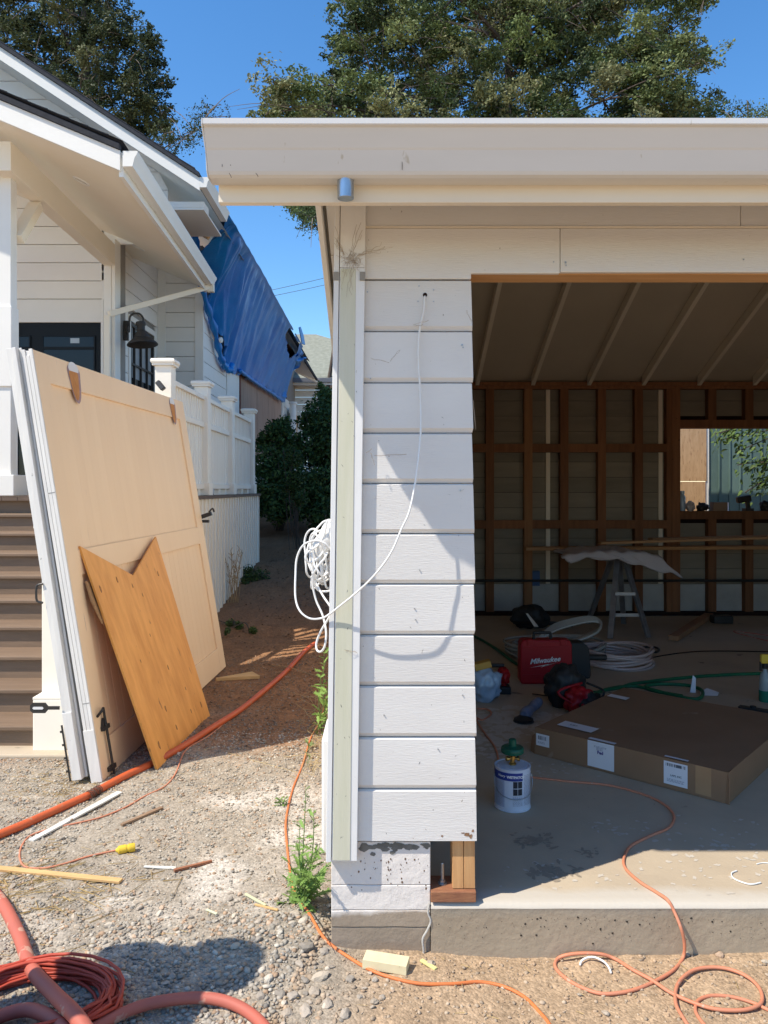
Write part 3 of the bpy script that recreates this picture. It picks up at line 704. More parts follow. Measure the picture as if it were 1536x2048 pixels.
for a in ((wy1+.01, wy1+.088, wz0, wz1+.09), (wy0-.0095, wy1+.0095, wz1+.01, wz1+.09)): box('window_casing', mHouse, win, XB-.028, XB+.0125, a[0], a[1], a[2], a[3], bevel=.003)
b = MB(); b.box(XB-.03, XB+.004, wy0, wy0+.045, wz0, wz1); b.box(XB-.03, XB+.004, wy1-.045, wy1, wz0, wz1); b.box(XB-.03, XB+.004, wy0+.046, wy1-.046, wz1-.05, wz1)
b.build('sash', mBlack, win)
box('window_pane', mCurtain, win, XB-.034, XB-.030, wy0, wy1, wz0, wz1)
box('window_pane', mGlass, win, XB-.029, XB-.027, wy0, wy1, wz0, 2.95)
for px in (270.5, 283.5, 295.5):
    y = yb(px); box('muntin', mBlack, win, XB-.0265, XB+.002, y-.014, y+.014, wz0, wz1-.051)
for zz in (1.735+EYE-.002, 1.735+EYE+.62-.3): pass
box('muntin', mBlack, win, XB-.0268, XB+.0015, wy0+.046, wy1-.046, EYE+1.722, EYE+1.750)
# recessed wall facing the camera and its side wall further back
DC = 11.9
def xc(px): return (px-768)/FPX*DC
z = EYE+(HOR-566.3)/FPX*DC-PIT*9; i = 0
while z < 5.2:
    box('siding_board', mHouse, house, -3.52, xc(389.5), DC+(0 if i % 2 else .0005), DC+.03, z+.004, z+PIT-.004, bevel=.003); z += PIT; i += 1
box('wall_backing', mStrap, house, -3.52, xc(395), DC+.031, DC+.15, -.2, 5.1)
box('corner_board', mHouse, house, -3.50, xc(331.5), DC-.016, DC-.001, 0, 4.95, bevel=.003)
XD = -2.807
box('corner_board', mHouse, house, xc(390), XD+.016, DC-.016, DC+.029, 0, 4.95, bevel=.003)
def yd(px, x=XD): return x*FPX/(px-768)
z = .2; i = 0
while z < 4.9:
    if z > -.5: box('siding_board', mHouse, house, XD-.03, XD-(.0005 if i % 2 else 0), DC+.032, yd(452.5), z+.004, z+PIT-.004, bevel=.003)
    z += PIT; i += 1
box('corner_board', mHouse, house, XD-.03, XD+.014, yd(453), yd(477), .1, 4.9, bevel=.004)
box('wall_backing', mStrap, house, XD-.2, XD-.031, DC+.151, 24.5, -.2, 5.2)
# sheets of redwood where the siding has been stripped
pxs = [480, 514, 536, 550, 562.5]
for a, b_ in zip(pxs[:-1], pxs[1:]): box('redwood_sheet', mRedwood, house, XD-.03, XD+.002*(a % 3), yd(a)+.012, yd(b_)-.012, 2.02, 4.0)
box('rusty_flashing', M('rust', (.12, .03, .015), (.18, .05, .03), rough=.8), house, XD-.025, XD+.02, yd(477.6), yd(480), 2.2, 3.7)
for k in range(8): box('siding_board', mHouse, house, XD-.03, XD, yd(480), yd(562), .2+k*PIT+.004, .2+(k+1)*PIT-.004, bevel=.003)
# farther stretch with round white post and window
box('wall_panel', mHouse, house, XD-.03, XD+.02, yd(563.5), 26, .4, 3.95)
for k in range(15): box('siding_board', mHouse, house, XD+.021, XD+.035, yd(565), yd(576), .5+k*PIT+.006, .5+(k+1)*PIT-.006)
b = MB(); p = PX(586, 760, -2.55); b.lathe((p.x, p.y, .6), [(.09, 0), (.09, 3.15), (.12, 3.16), (.12, 3.22)], 16); b.build('round_post', mHouse, house, smooth_=True)
# porch roof
gA = P(263, 333, 6.5); gB = P(437, 590, 10.75)      # gutter, near and far end, bottom outer edge
roofz = lambda x: 4.02-.42*(x+2.2)
g0 = Vector((-2.23, 6.5, 0)); g1 = Vector((-2.45, 10.75, 0))
def soff(x, y): return None
A0 = P(245, 343, 6.5); A1 = P(413, 578, 10.75)
slope = Vector((-1, 0, .42))
off = slope*4.6
b = MB(); b.quad(A0, A1, A1+off, A0+off); b.quad(*[q+Vector((0, 0, .03)) for q in (A0, A1, A1+off, A0+off)]); b.build('porch_ceiling', mHouseCream, house)
def rake(p0, p1, name, m, th, dn, up, parent=house):
    """board standing on edge along p0-p1, th deep towards the camera, reaching dn below and up above the line"""
    u = Vector((0, 0, 1)); q = [p0-u*dn, p1-u*dn, p1+u*up, p0+u*up]
    return MB().prism(q, (0, -th, 0)).build(name, m, parent, bevel=.003)
F0 = A0+Vector((-.01, 0, 0))
rake(F0, F0+off, 'rake_board', mHouse, .03, .005, .165)
rake(F0+Vector((0, .0, .166)), F0+off+Vector((0, .0, .166)), 'roof_edge', mShingleDark, .05, 0, .052)
b = MB(); q = [A0+Vector((.02, -.06, .22)), A1+Vector((.02, .1, .22))]; b.quad(q[0], q[1], q[1]+off, q[0]+off); b.quad(*[v+Vector((0, 0, .015)) for v in (q[0], q[1], q[1]+off, q[0]+off)]); b.build('porch_roof', mShingleDark, house)
for k in range(14):                                  # shingle tabs that show as steps along the roof edge
    p0 = A0+Vector((0, -.055, .236))+slope*(.1+k*.17); b = MB(); b.prism([p0, p0+slope*.165, p0+slope*.165+Vector((0, 0, .004)), p0+Vector((0, 0, .014))], (0, .3, 0)); b.build('shingle_tab', mShingleDark, house)
# its gutter
dvec = (A1-A0).normalized()
def gut_run(a, b_, s, wd, hg, name='gutter', parent=house):
    """trapezoid gutter from a to b_ whose inner bottom edge is at a"""
    a = Vector(a); b_ = Vector(b_); X = Vector((1, 0, 0)); Z = Vector((0, 0, 1))
    pr = [(0, hg), (0, 0), (wd*.66, 0), (wd*.8, hg*.55), (wd, hg*.86), (wd, hg), (wd-.008, hg), (wd*.8-.008, hg*.55), (wd*.66-.006, .006), (.008, .006), (.008, hg)]
    m = MB(); m.grid([[p_+X*u+Z*v for u, v in pr] for p_ in (a, b_)])
    o = m.build(name, mHouse, parent, smooth_=True)
    for p_, dy in ((a, -.0015), (b_, .0015)):
        MB().prism([p_+X*u+Z*v+Vector((0, dy, 0)) for u, v in pr[:6]], (0, dy, 0)).build('end_cap', mHouse, o)
    return o
pg = gut_run(A0+Vector((.012, -.03, .03)), A1+Vector((.012, .03, .03)), 0, .125, .13)
MB().prism([A0+Vector((-.03, 0, -.045)), A1+Vector((-.03, 0, -.045)), A1+Vector((-.03, 0, .16)), A0+Vector((-.03, 0, .16))], (.038, 0, 0)).build('fascia_board', mHouse, house)
# the two beams and the front post with its knee brace
MB().prism([P(21.5, 341, 6.83), P(230, 531, 9.45), P(230, 531, 9.45)+Vector((0, 0, .26)), P(21.5, 341, 6.83)+Vector((0, 0, .26))], (-.14, 0, 0)).build('porch_beam', mHouseCream, house, bevel=.004)
pb = P(21.5, 341, 6.83)
box('porch_beam', mHouseCream, house, -8, -3.445, 6.83, 6.97, pb.z+.02, pb.z+.22, bevel=.004)
for s_ in (0,):
    box('porch_post', mHouse, house, -3.56, -3.385, 6.98, 7.10, 1.33, pb.z+.02, bevel=.004)
    box('porch_post_wrap', mHouse, house, -3.585, -3.372, 6.965, 7.11, 2.32, 3.05, bevel=.006)
    box('post_plinth', mHouse, house, -3.62, -3.335, 6.93, 7.21, 1.33, 1.52, bevel=.006)
kb = MB(); kb.beam((-3.4, 7.12, 3.70), (-3.4, 7.52, 4.16), .12, .085, up=(0, -1, 1)); kb.build('knee_brace', mHouseCream, house, bevel=.003)
box('porch_post', mHouse, house, -6.3, -6.1, 6.98, 7.165, 1.33, 4.3)
# recessed lights in the porch ceiling
for px, py in ((163, 362), (277, 495)):
    d_ = Vector(((px-768)/FPX, 1, (HOR-py)/FPX)); nrm = dvec.cross(slope).normalized(); o_ = Vector((0, 0, EYE)); t_ = (A0-o_).dot(nrm)/d_.dot(nrm); p = o_+d_*t_
    if nrm.z > 0: nrm = -nrm
    MB().lathe(p+nrm*.001, [(.055, 0), (.085, 0), (.08, .008), (.06, .006), (.055, 0)], 24, nrm).build('ceiling_light', mHouse, house, smooth_=True)
# rain pipe running back to the wall and down
pe = A1+Vector((.07, -.06, .03))
b = MB(); b.beam(pe+Vector((0, 0, -.01)), P(218, 628, 9.38), .05, .07); b.build('downspout', mHouseCream, house, bevel=.006)
b = MB(); b.box(pe.x-.045, pe.x+.05, pe.y-.04, pe.y+.04, pe.z-.09, pe.z+.02); b.build('downspout_elbow', mHouseCream, house, bevel=.006)
q = P(215.5, 628, 9.38); box('downspout', mHouseCream, house, q.x-.04, q.x+.035, q.y-.03, q.y+.03, 1.4, q.z-.02, bevel=.006)
# upper gable: rake, dark roof edge, gutter, eave return
U0 = P(401, 384, 9.12); us = Vector((-1, 0, .655)); uo = us*5.5
rake(U0, U0+uo, 'rake_board', mHouse, .04, .0, .155)
rake(U0+Vector((0, 0, .156)), U0+uo+Vector((0, 0, .156)), 'roof_edge', mShingleDark, .07, 0, .055)
for k in range(22):
    p0 = U0+Vector((0, -.075, .212))+us*(.05+k*.2); MB().prism([p0, p0+us*.19, p0+us*.19+Vector((0, 0, .004)), p0+Vector((0, 0, .014))], (0, .3, 0)).build('shingle_tab', mShingleDark, house)
b = MB(); u1 = U0+Vector((0, 13.5, 0)); b.quad(U0+Vector((.0, .0, .205)), u1+Vector((0, 0, .205)), u1+uo+Vector((0, 0, .205)), U0+uo+Vector((0, 0, .205)))
b.build('main_roof', mShingleDark, house); b = MB(); b.quad(U0+Vector((.0, .0, .03)), u1+Vector((0, 0, .03)), u1+uo+Vector((0, 0, .03)), U0+uo+Vector((0, 0, .03))); b.build('roof_soffit', mHouse, house)
gut_run(U0+Vector((.0, -.04, .04)), Vector((U0.x, 10.25, U0.z+.04)), 0, .12, .12)
rt = EYE+(HOR-403)/FPX*9.35
box('eave_return', mHouse, house, -3.6, U0.x-.012, 9.35, 9.6, rt-.075, rt, bevel=.003)
box('eave_return', mHouse, house, -3.6, U0.x-.013, 9.3525, 10.35, rt-.10, rt-.0755, bevel=.003)
# ------------------------------------------------------------------ blue tarp
def tarp():
    top = [(10.22, 5.03), (10.8, 5.05), (11.6, 5.05), (12.6, 5.06), (14.0, 5.07), (16.0, 5.06), (17.5, 5.05), (19.6, 5.04)]
    bot = [(11.3, 4.90), (11.85, 4.33), (12.7, 3.86), (13.6, 3.46), (14.9, 3.60), (16.6, 3.68), (18.8, 3.76), (21.4, 3.80)]
    nu, nv = 150, 60; rows = []
    for i in range(nu+1):
        s = i/nu*7; k = min(6, int(s)); f = s-k; r = []
        T = [top[k][c]*(1-f)+top[k+1][c]*f for c in (0, 1)]; B = [bot[k][c]*(1-f)+bot[k+1][c]*f for c in (0, 1)]
        for j in range(nv+1):
            t = j/nv
            x = -2.06+(-2.74+2.06)*(t**.8); y = T[0]*(1-t)+B[0]*t; z = T[1]*(1-t)+B[1]*t
            fold = (.02+.05*smooth(3.2, .8, s)+.03*smooth(.7, .2, abs(s-4.1)))*math.sin(s*6.1+1.8*t+1.6*math.sin(s*1.7))*(.35+.65*t)*(1.3-.5*min(1, s/3))+.020*math.sin(s*19+3*t+2*mnoise.noise(Vector((s*2, t, 1))))+.008*math.sin(s*43+2*math.sin(3*t))
            cr = .05*mnoise.noise(Vector((s*2.4, t*1.2, 3)))+.022*mnoise.noise(Vector((s*9, t*4, 8)))+.008*mnoise.noise(Vector((s*24, t*16, 8)))
            if s < 2.4: fold += .07*math.sin((s*5+t*3.4))*(1-t*.3)
            em = .03*math.sin(s*23)*smooth(.93, 1, t)
            x += (fold+cr)*smooth(0, .12, t); z += em+.03*smooth(.0, .1, abs(s-4.02))*(s > 4.02)*-1*(1-t)
            z += .02*mnoise.noise(Vector((s*3, 0, 2)))*(1-t)*-1
            r.append((x, y, z))
        rows.append(r)
    m = MB(); m.grid(rows)
    keep = []
    for fi, f in enumerate(m.f):
        i, j = fi//nv, fi % nv; s = (i+.5)/nu*7; t = (j+.5)/nv
        lo = 5.75+1.0*max(0, t-.12)/.33
        if lo < s < 6.72 and .02+.02*math.sin(s*9) < t < .46-.30*max(0, s-6.35)/.4: continue
        keep.append(f)
    m.f = keep
    return m
mTarp = M('blue_tarp', (.004, .16, .55), (.012, .25, .68), scale=2.2, stretch=(1, 1, .35), rough=.42, bump=.005, bscale=9, bstretch=(1, 3.2, .35), spec=.5)
to = tarp().build('tarp', mTarp, None, smooth_='all'); tag(to, 'blue plastic tarp hung over the torn open eave of the white house', 'tarp')
# loose flap and rolled hem
rows = []
pf = [[PX(601, 698, -2.2), PX(607, 712, -2.2), PX(610, 716, -2.2)], [PX(590, 712, -2.25), PX(594, 722, -2.25), PX(606, 722, -2.25)], [PX(580, 716, -2.45), PX(584, 734, -2.5), PX(596, 733, -2.4)], [PX(572, 705, -2.6), PX(573, 740, -2.6), PX(583, 742, -2.5)], [PX(566, 690, -2.6), PX(566, 765, -2.7), PX(574, 752, -2.6)], [PX(562, 700, -2.65), PX(562, 796, -2.72), PX(569, 801, -2.68)]]
fr = []
for i in range(len(pf)-1):
    for k in range(7):
        f = k/7; cc = [pf[i][c].lerp(pf[i+1][c], f) for c in range(3)]; r = []
        for j in range(13):
            t = j/12; p = cc[0].lerp(cc[1], t*2) if t < .5 else cc[1].lerp(cc[2], t*2-1)
            p = p+Vector((.05*math.sin(i*2.2+f*2+t*9)+.05*mnoise.noise(p*3), 0, .03*mnoise.noise(p*4))); r.append(p)
        fr.append(r)
MB().grid(fr).build('loose_flap', mTarp, to, smooth_='all')
b = MB(); pts = [PX(388, 470, -2.72), PX(409, 592, -2.72), PX(428, 655, -2.72), PX(441, 712, -2.72), PX(452, 735, -2.72), PX(461, 740, -2.68), PX(463, 728, -2.7)]
b.tube(spline(pts, 6), .045, 7, rr=[.05+.02*math.sin(k*1.7) for k in range(37)]); b.build('bunched_edge', mTarp, to, smooth_='all')
b = MB(); pts = [PX(480, 741, -2.7), PX(500, 757, -2.7), PX(520, 771, -2.7), PX(545, 787, -2.7), PX(566, 803, -2.7)]
b.tube(spline(pts, 8), .03, 6, rr=[.035+.012*math.sin(k*2.1) for k in range(33)]); b.build('hem', mTarp, to, smooth_='all')
b = MB(); p = PX(435, 680, -2.70); b.lathe((p.x+.05, p.y, p.z), [(.05, 0), (.045, .02), (.01, .03)], 12, (1, -.4, 0)); b.build('washer', mHouse, to)
b = MB(); rr = random.Random(2)
p = [PX(597, 655, -2.05), PX(600, 654, -2.05), PX(606, 672, -2.05), PX(609, 690, -2.05), PX(603, 688, -2.05)]; b.prism(p, (.02, 0, .01)); b.build('torn_strip', mTarp, to)
box('hole_shade_panel', mNearBlack, house, -2.79, -2.30, 15.3, 21, 4.86, 4.90); box('attic_shadow', mNearBlack, house, -2.79, -2.62, 15.3, 21, 4.45, 4.859)  # dark panels that paint the shade inside the torn tarp hole
ab = MB(); ab.box(-3.3, -2.78, 15.2, 22.0, 3.96, 5.04); ab.build('hole_shade_backing', mNearBlack, house)  # near black box added behind the tarp so its hole looks shaded
b = MB(); q = P(413, 461, 10.6); b.beam(q+Vector((-.02, 0, -.10)), q+Vector((.07, .0, .06)), .08, .09); b.build('broken_rafter_end', mRaw, house)
# ------------------------------------------------------------------ wall lantern
ln = thing('wall_lantern', 'dark bronze gooseneck barn lantern mounted on the porch wall beside the window', 'lantern', P(262, 690, 9.6))
dl = 9.62
def LP(px, py, dd=0): return P(px, py, dl+dd)
b = MB(); a = LP(252, 661, .12); b.box(a.x-.03, a.x+.03, a.y-.01, a.y+.03, a.z-.125, a.z+.125); b.build('wall_plate', mLamp, ln, bevel=.008)
b = MB()
arc = [LP(256, 651, .1), LP(258, 650, .05), LP(259, 640), LP(260, 634), LP(264, 629), LP(271, 626.5), LP(279, 627.5), LP(284, 632), LP(286.5, 638), LP(286.5, 646)]
b.tube(spline(arc, 5), .012, 8); b.tube([LP(259, 640), LP(258.5, 664), LP(252, 664, .1)], .011, 8); b.build('gooseneck_arm', mLamp, ln, smooth_=True)
c = LP(285, 690)
s = dl/FPX
prof = [(2*s, 48*s), (9*s, 46.5*s), (10*s, 43*s), (9.6*s, 40*s), (8*s, 38*s), (7.4*s, 30*s), (9*s, 27*s), (12*s, 25*s), (12.6*s, 21*s), (14.5*s, 19*s), (15*s, 15*s), (20*s, 11*s), (27*s, 5*s), (30*s, 1.5*s), (30.2*s, 0), (28.8*s, 0.2*s), (25*s, 4.5*s), (14*s, 13*s), (3*s, 14*s)]
b = MB(); b.lathe(c+Vector((-.0, 0, .0)), prof, 32, (-.10, .05, 1)); b.build('lamp_shade', mLamp, ln, smooth_=True)
b = MB(); b.lathe(c+Vector((-.004, 0, .055)), [(.028, 0), (.032, .03), (.02, .06)], 14); b.build('bulb', M('bulb', (.6, .6, .55), rough=.2), ln)

# ------------------------------------------------------------------ deck, railing and stairs
DZ = 1.32
deck = thing('deck', 'raised wooden deck with white beadboard skirt beside the path', 'deck', (-2.6, 9.3, .2))
XS = -1.90
yy = 6.9; k = 0
while yy < 11.70:
    w_ = .165; y1 = min(yy+w_, 11.72)
    box('skirt_board', mRail, deck, XS-.032, XS-.014, yy+.001, y1-.001, gz(XS, yy)-.15, DZ-.036, bevel=.0015)
    if y1 < 11.6: box('skirt_batten', mRail, deck, XS-.0139, XS+.002, y1-.028, y1+.022, gz(XS, yy)-.15, DZ-.036, bevel=.002)
    yy += w_; k += 1
box('skirt_backing', mNearBlack, deck, XS-.06, XS-.0325, 6.9, 11.7, -.3, DZ-.04)
box('skirt_end', mRail, deck, -2.8, XS-.001, 11.72, 11.74, -.1, DZ-.04)
for k in range(20): box('deck_board', mDeck, deck, XS+.02-.142*(k+1)+.004, XS+.02-.142*k, 6.92, 11.75, DZ-.034, DZ)
for k in range(10): box('deck_board', mDeck, deck, -6.5, XS+.02-.142*20, 6.92+k*.27, 6.92+k*.27+.266, DZ-.034, DZ)
box('deck_riser', mTread, deck, -8, -2.15, 6.985, 7.0, DZ-.15, DZ-.035)
rail = thing('railing', 'white vinyl railing with four capped posts along the deck edge', 'railing', (-2.0, 9.3, DZ))
posts = [(7.0, 0), (8.45, 1), (9.83, 2), (11.4, 3)]
XR = -2.009
def post(parent, x, y, z0, ztop, w=.149, m=mRail):
    h = w/2
    o = box('post', m, parent, x-h, x+h, y, y+w, z0, ztop-.07, bevel=.004)
    b = MB(); c = [(h+.022, ztop-.0695), (h+.022, ztop-.055), (h+.030, ztop-.045), (h+.034, ztop-.038), (h+.034, ztop-.022), (h+.028, ztop-.010), (h*.8, ztop)]
    base = []
    for r, z in c: base.append([(x-r, y+h-r, z), (x+r, y+h-r, z), (x+r, y+h+r, z), (x-r, y+h+r, z), (x-r, y+h-r, z)])
    b.grid(base); b.quad(*base[-1][:4]); b.quad(*base[0][:4]); b.build('post_cap', m, o)
    return o
for y, k in posts:
    post(rail, XR, y, DZ, EYE+1.19)
    if k: box('post_skirt', mRail, rail, XR-.095, XR+.095, y-.02, y+.169, DZ+.001, DZ+.14, bevel=.004)
for (ya, _), (yb2, _) in zip(posts[:-1], posts[1:]):
    a, b_ = ya+.149, yb2
    zt = EYE+1.02
    box('top_rail', mRail, rail, XR-.04, XR+.045, a, b_, zt-.05, zt, bevel=.006)
    box('mid_rail', mRail, rail, XR-.03, XR+.04, a, b_, zt-.35, zt-.29, bevel=.005)
    box('bottom_rail', mRail, rail, XR-.03, XR+.04, a, b_, DZ+.07, DZ+.13, bevel=.005)
    n = int((b_-a)/.105)
    for i in range(n):
        y = a+(i+.5)*(b_-a)/n; box('baluster', mRail, rail, XR-.012, XR+.022, y-.019, y+.019, DZ+.131, zt-.351)
    n = int((b_-a)/.098)
    for i in range(n):
        y = a+(i+.5)*(b_-a)/n; box('baluster', mRail, rail, XR-.012, XR+.022, y-.016, y+.016, zt-.289, zt-.051)
    for yy in (a+.2, b_-.25, (a+b_)/2): box('support_block', mRail, rail, XR-.03, XR+.03, yy, yy+.09, DZ+.001, DZ+.069)
# stairs
st = thing('staircase', 'brown composite steps rising to the porch between white newels', 'stairs', (-3.3, 5.6, -.16))
NS = 10; RH = (DZ+.16)/NS; RN = .27; Y0 = 4.55
sxr = -2.06
for k in range(1, NS):
    zt = -.16+RH*k; y = Y0+RN*(k-1)
    box('riser', mTread, st, -4.6, sxr, y+.03, y+.045, zt-RH+.0, zt-.028)
    box('tread', mTread, st, -4.6, sxr+.0, y, y+RN+.044, zt-.0275, zt, bevel=.006)
box('riser', mTread, st, -4.6, sxr, Y0+RN*9+.03, Y0+RN*9+.045, DZ-RH, DZ-.035)
MB().prism([(sxr+.001, Y0+.02, -.3), (sxr+.001, 7.0, -.3), (sxr+.001, 7.0, DZ-.04), (sxr+.001, Y0+.02, .0)], (.03, 0, 0)).build('stringer', mRail, st)
box('concrete_pad', mConc, st, -4.7, -1.75, 4.42, 4.7, -.35, -.135, bevel=.01)
nw = thing('newel_post', 'stout white newel with a wide plinth behind the leaning barn doors', 'post', (-1.96, 4.6, -.14))
post(nw, -1.96, 4.58, .0, 1.20, w=.155)
pl = box('plinth', mRail, nw, -2.055, -1.865, 4.50, 4.76, -.14, .16, bevel=.006)
MB().prism([(-2.055, 4.50, .161), (-1.865, 4.50, .161), (-1.865, 4.76, .161), (-2.055, 4.76, .161)], (0, 0, .012)).build('plinth_cap', mRail, nw)
hr = thing('stair_handrail', 'white sloping handrail coming down from the first deck post', 'handrail', (-2.0, 5.8, .8))
b = MB(); b.beam((-1.99, 6.99, DZ+.88), (-1.98, 4.75, 1.03), .10, .06); b.build('top_rail', mRail, hr, bevel=.006)
b = MB(); b.beam((-1.99, 6.99, DZ+.1), (-1.98, 4.75, .2), .05, .05); b.build('bottom_rail', mRail, hr)
for i in range(17):
    f = (i+.5)/17; y = 6.99+(4.75-6.99)*f; zt = DZ+.85+(1.0-DZ-.85)*f; zb2 = DZ+.12+(.22-DZ-.12)*f
    box('baluster', mRail, hr, -2.0, -1.97, y-.018, y+.018, zb2, zt)
b = MB(); q = P(321, 771, 6.9); b.obox(q, Vector((.6, -.2, -.7)).normalized(), Vector((0, 1, 0)), Vector((.7, 0, .6)).normalized(), .05, .03, .022); b.build('bracket', mBlack, hr, bevel=.008)
# railing at the left edge of the porch
rl = thing('porch_railing', 'white porch railing left of the front porch post', 'railing', (-4.2, 7.1, DZ))
box('top_rail', mRail, rl, -4.9, -3.63, 7.03, 7.12, EYE+.545, EYE+.61, bevel=.005)
box('mid_rail', mRail, rl, -4.9, -3.63, 7.04, 7.11, EYE+.32, EYE+.38, bevel=.005)
box('bottom_rail', mRail, rl, -4.9, -3.63, 7.04, 7.11, DZ+.06, DZ+.12, bevel=.005)
for i in range(9): box('baluster', mRail, rl, -3.70-i*.13-.02, -3.70-i*.13+.02, 7.055, 7.095, DZ+.121, EYE+.319)
for i in range(9): box('baluster', mRail, rl, -3.70-i*.13-.016, -3.70-i*.13+.016, 7.055, 7.095, EYE+.381, EYE+.544)

# ------------------------------------------------------------------ shingled house far back, wires
fh = thing('far_house', 'far white house with a grey green shingled roof behind the bushes', 'house', (-1.5, 27, .8))
eY = 24.0; ez = EYE+(HOR-757)/FPX*eY
rows_ = 11; sl_ = .62; e0 = (630-768)/FPX*eY
for r in range(rows_):
    ya, za_ = eY+r*.24, ez+r*.24*sl_
    off_ = (r % 2)*.18
    n = 16
    for i in range(n):
        x0 = -3.0+off_+i*.36; x1 = x0+.352
        hip = -2.2+.9*0
        ridge_lim = 100
        zt2 = za_
        if x0 > 2.5: break
        # the roof plane is cut along the hip that falls to the right
        hipz = ez+ (3.2-(x0+2.4)*.66)*sl_*1.0
        if za_ > hipz: continue
        MB().prism([(x0, ya, za_+.018), (x1, ya, za_+.018), (x1, ya+.25, za_+.25*sl_+.004), (x0, ya+.25, za_+.25*sl_+.004)], (0, 0, -.014)).build('shingle', mShingle, fh)
MB().prism([(-3.1, eY, ez), (2.5, eY, ez), (1.9, eY+.4, ez+.3), (-2.4, eY+3.1, ez+2.0), (-3.1, eY+3.1, ez+2.0)], (0, .01, -.03)).build('roof', mShingle, fh)
box('gutter', M('grey_gutter', (.16, .17, .19), rough=.5), fh, -2.9, 2.5, eY-.10, eY-.01, ez-.13, ez+.01, bevel=.01)
box('fascia_board', mHouse, fh, -2.9, 2.5, eY-.02, eY+.02, ez-.20, ez-.131)
for k in range(17): box('siding_board', mHouse, fh, -4.2, 2.3, eY+.5, eY+.53, .9+k*PIT+.005, .9+(k+1)*PIT-.005, bevel=.003)
box('soffit', mHouse, fh, -2.9, 2.4, eY+.021, eY+.5, ez-.19, ez-.17)
MB().prism([PX(600, 712, -2.25), PX(640, 762, -2.0), PX(640, 768, -2.0), PX(590, 742, -2.6)], (0, .1, -.02)).build('side_soffit', mHouse, fh)
MB().prism([PX(608, 716, -2.15), PX(632, 757, -2.0), PX(632, 761, -2.0), PX(607, 722, -2.15)], (.04, .1, 0)).build('dark_drip_edge', mShingleDark, fh)
wdb = box('window_trim', mHouse, fh, -2.70, -2.66, 21.9, 23.4, 2.2, 3.7); box('leaning_sheet', mFibre, fh, -2.655, -2.62, 22.3, 23.3, 1.2, 3.6)
box('window_glass', mGlass, fh, -2.654, -2.645, 21.5, 22.29, 2.3, 3.5)
for k, (ya_, yb_) in enumerate(((577, 543), (589, 561))):
    a = P(530, ya_+6, 60); b_ = P(900, yb_-62, 60)
    q = [a.lerp(b_, f)+Vector((0, 0, -.9*math.sin(f*math.pi)*.3)) for f in [i/12 for i in range(13)]]
    o = MB().tube(q, .018, 5).build('power_line', mBlackPl); tag(o, ['upper thin overhead wire crossing the sky gap', 'lower thin overhead wire crossing the sky gap'][k], 'wire')

# ------------------------------------------------------------------ leaning barn doors and the notched plywood sheet
DAp = Vector((-1.489, 4.07, -.155)); DBp = Vector((-1.367, 6.66, -.145)); DT = Vector((-1.867, 4.07, 2.136))
dw = DBp-DAp; DW = dw.length; dw.normalize()
dh = DT-DAp; dh = dh-dw*dh.dot(dw); DH = dh.length; dh.normalize()
dn = dw.cross(dh)
if dn.x < 0: dn = -dn                                  # outward, towards the yard
def DPt(s, t, n=0): return DAp+dw*s+dh*t+dn*n
def dbox(name, s0, s1, t0, t1, n0, n1, m, parent, bevel=.002):
    return MB().prism([DPt(s0, t0, n1), DPt(s1, t0, n1), DPt(s1, t1, n1), DPt(s0, t1, n1)], -dn*(n1-n0)).build(name, m, parent, bevel=bevel)
bd = thing('barn_door', 'pale barn door with peach bounce light painted on its face, the front one of two leaning against the stair newel', 'door', DPt(DW/2, 0, -.03))
SW = .155
# leaf: stiles and rails proud of grooved boards; the near edge shows bare white layers
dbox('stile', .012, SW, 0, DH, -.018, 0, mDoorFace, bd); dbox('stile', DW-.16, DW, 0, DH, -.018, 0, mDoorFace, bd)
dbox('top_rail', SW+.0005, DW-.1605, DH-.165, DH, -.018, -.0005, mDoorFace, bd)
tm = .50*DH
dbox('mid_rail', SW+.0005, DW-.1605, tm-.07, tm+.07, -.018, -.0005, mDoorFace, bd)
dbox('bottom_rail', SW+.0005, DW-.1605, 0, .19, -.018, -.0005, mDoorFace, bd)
n = 23; bw = (DW-.1605-SW)/n
for i in range(n):
    s0 = SW+.0005+i*bw
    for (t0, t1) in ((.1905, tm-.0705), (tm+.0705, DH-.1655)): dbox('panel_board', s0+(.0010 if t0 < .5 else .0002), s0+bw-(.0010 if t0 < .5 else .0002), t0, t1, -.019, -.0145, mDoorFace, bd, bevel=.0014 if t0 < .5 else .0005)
dbox('door_core', .006, DW-.006, .004, DH-.004, -.040, -.0192, mDoorEdge, bd)
for (n0, n1, a, b_) in ((-.0185, -.0005, 0, DH+.003), (-.0385, -.0195, .004, DH-.03), (-.058, -.0402, .002, DH+.004)):
    dbox('edge_strip', 0, .0115, a, b_, n0, n1, mDoorEdge, bd, bevel=.0015)
dbox('edge_strip', -.004, -.0002, .0, .28, -.060, .0, mDoorEdge, bd, bevel=.0015)
for t_, h_ in ((.42, .004), (1.55, .004)): dbox('strip_joint', -.0009, -.0001, t_, t_+h_, -.038, -.001, mStrap, bd, bevel=0)
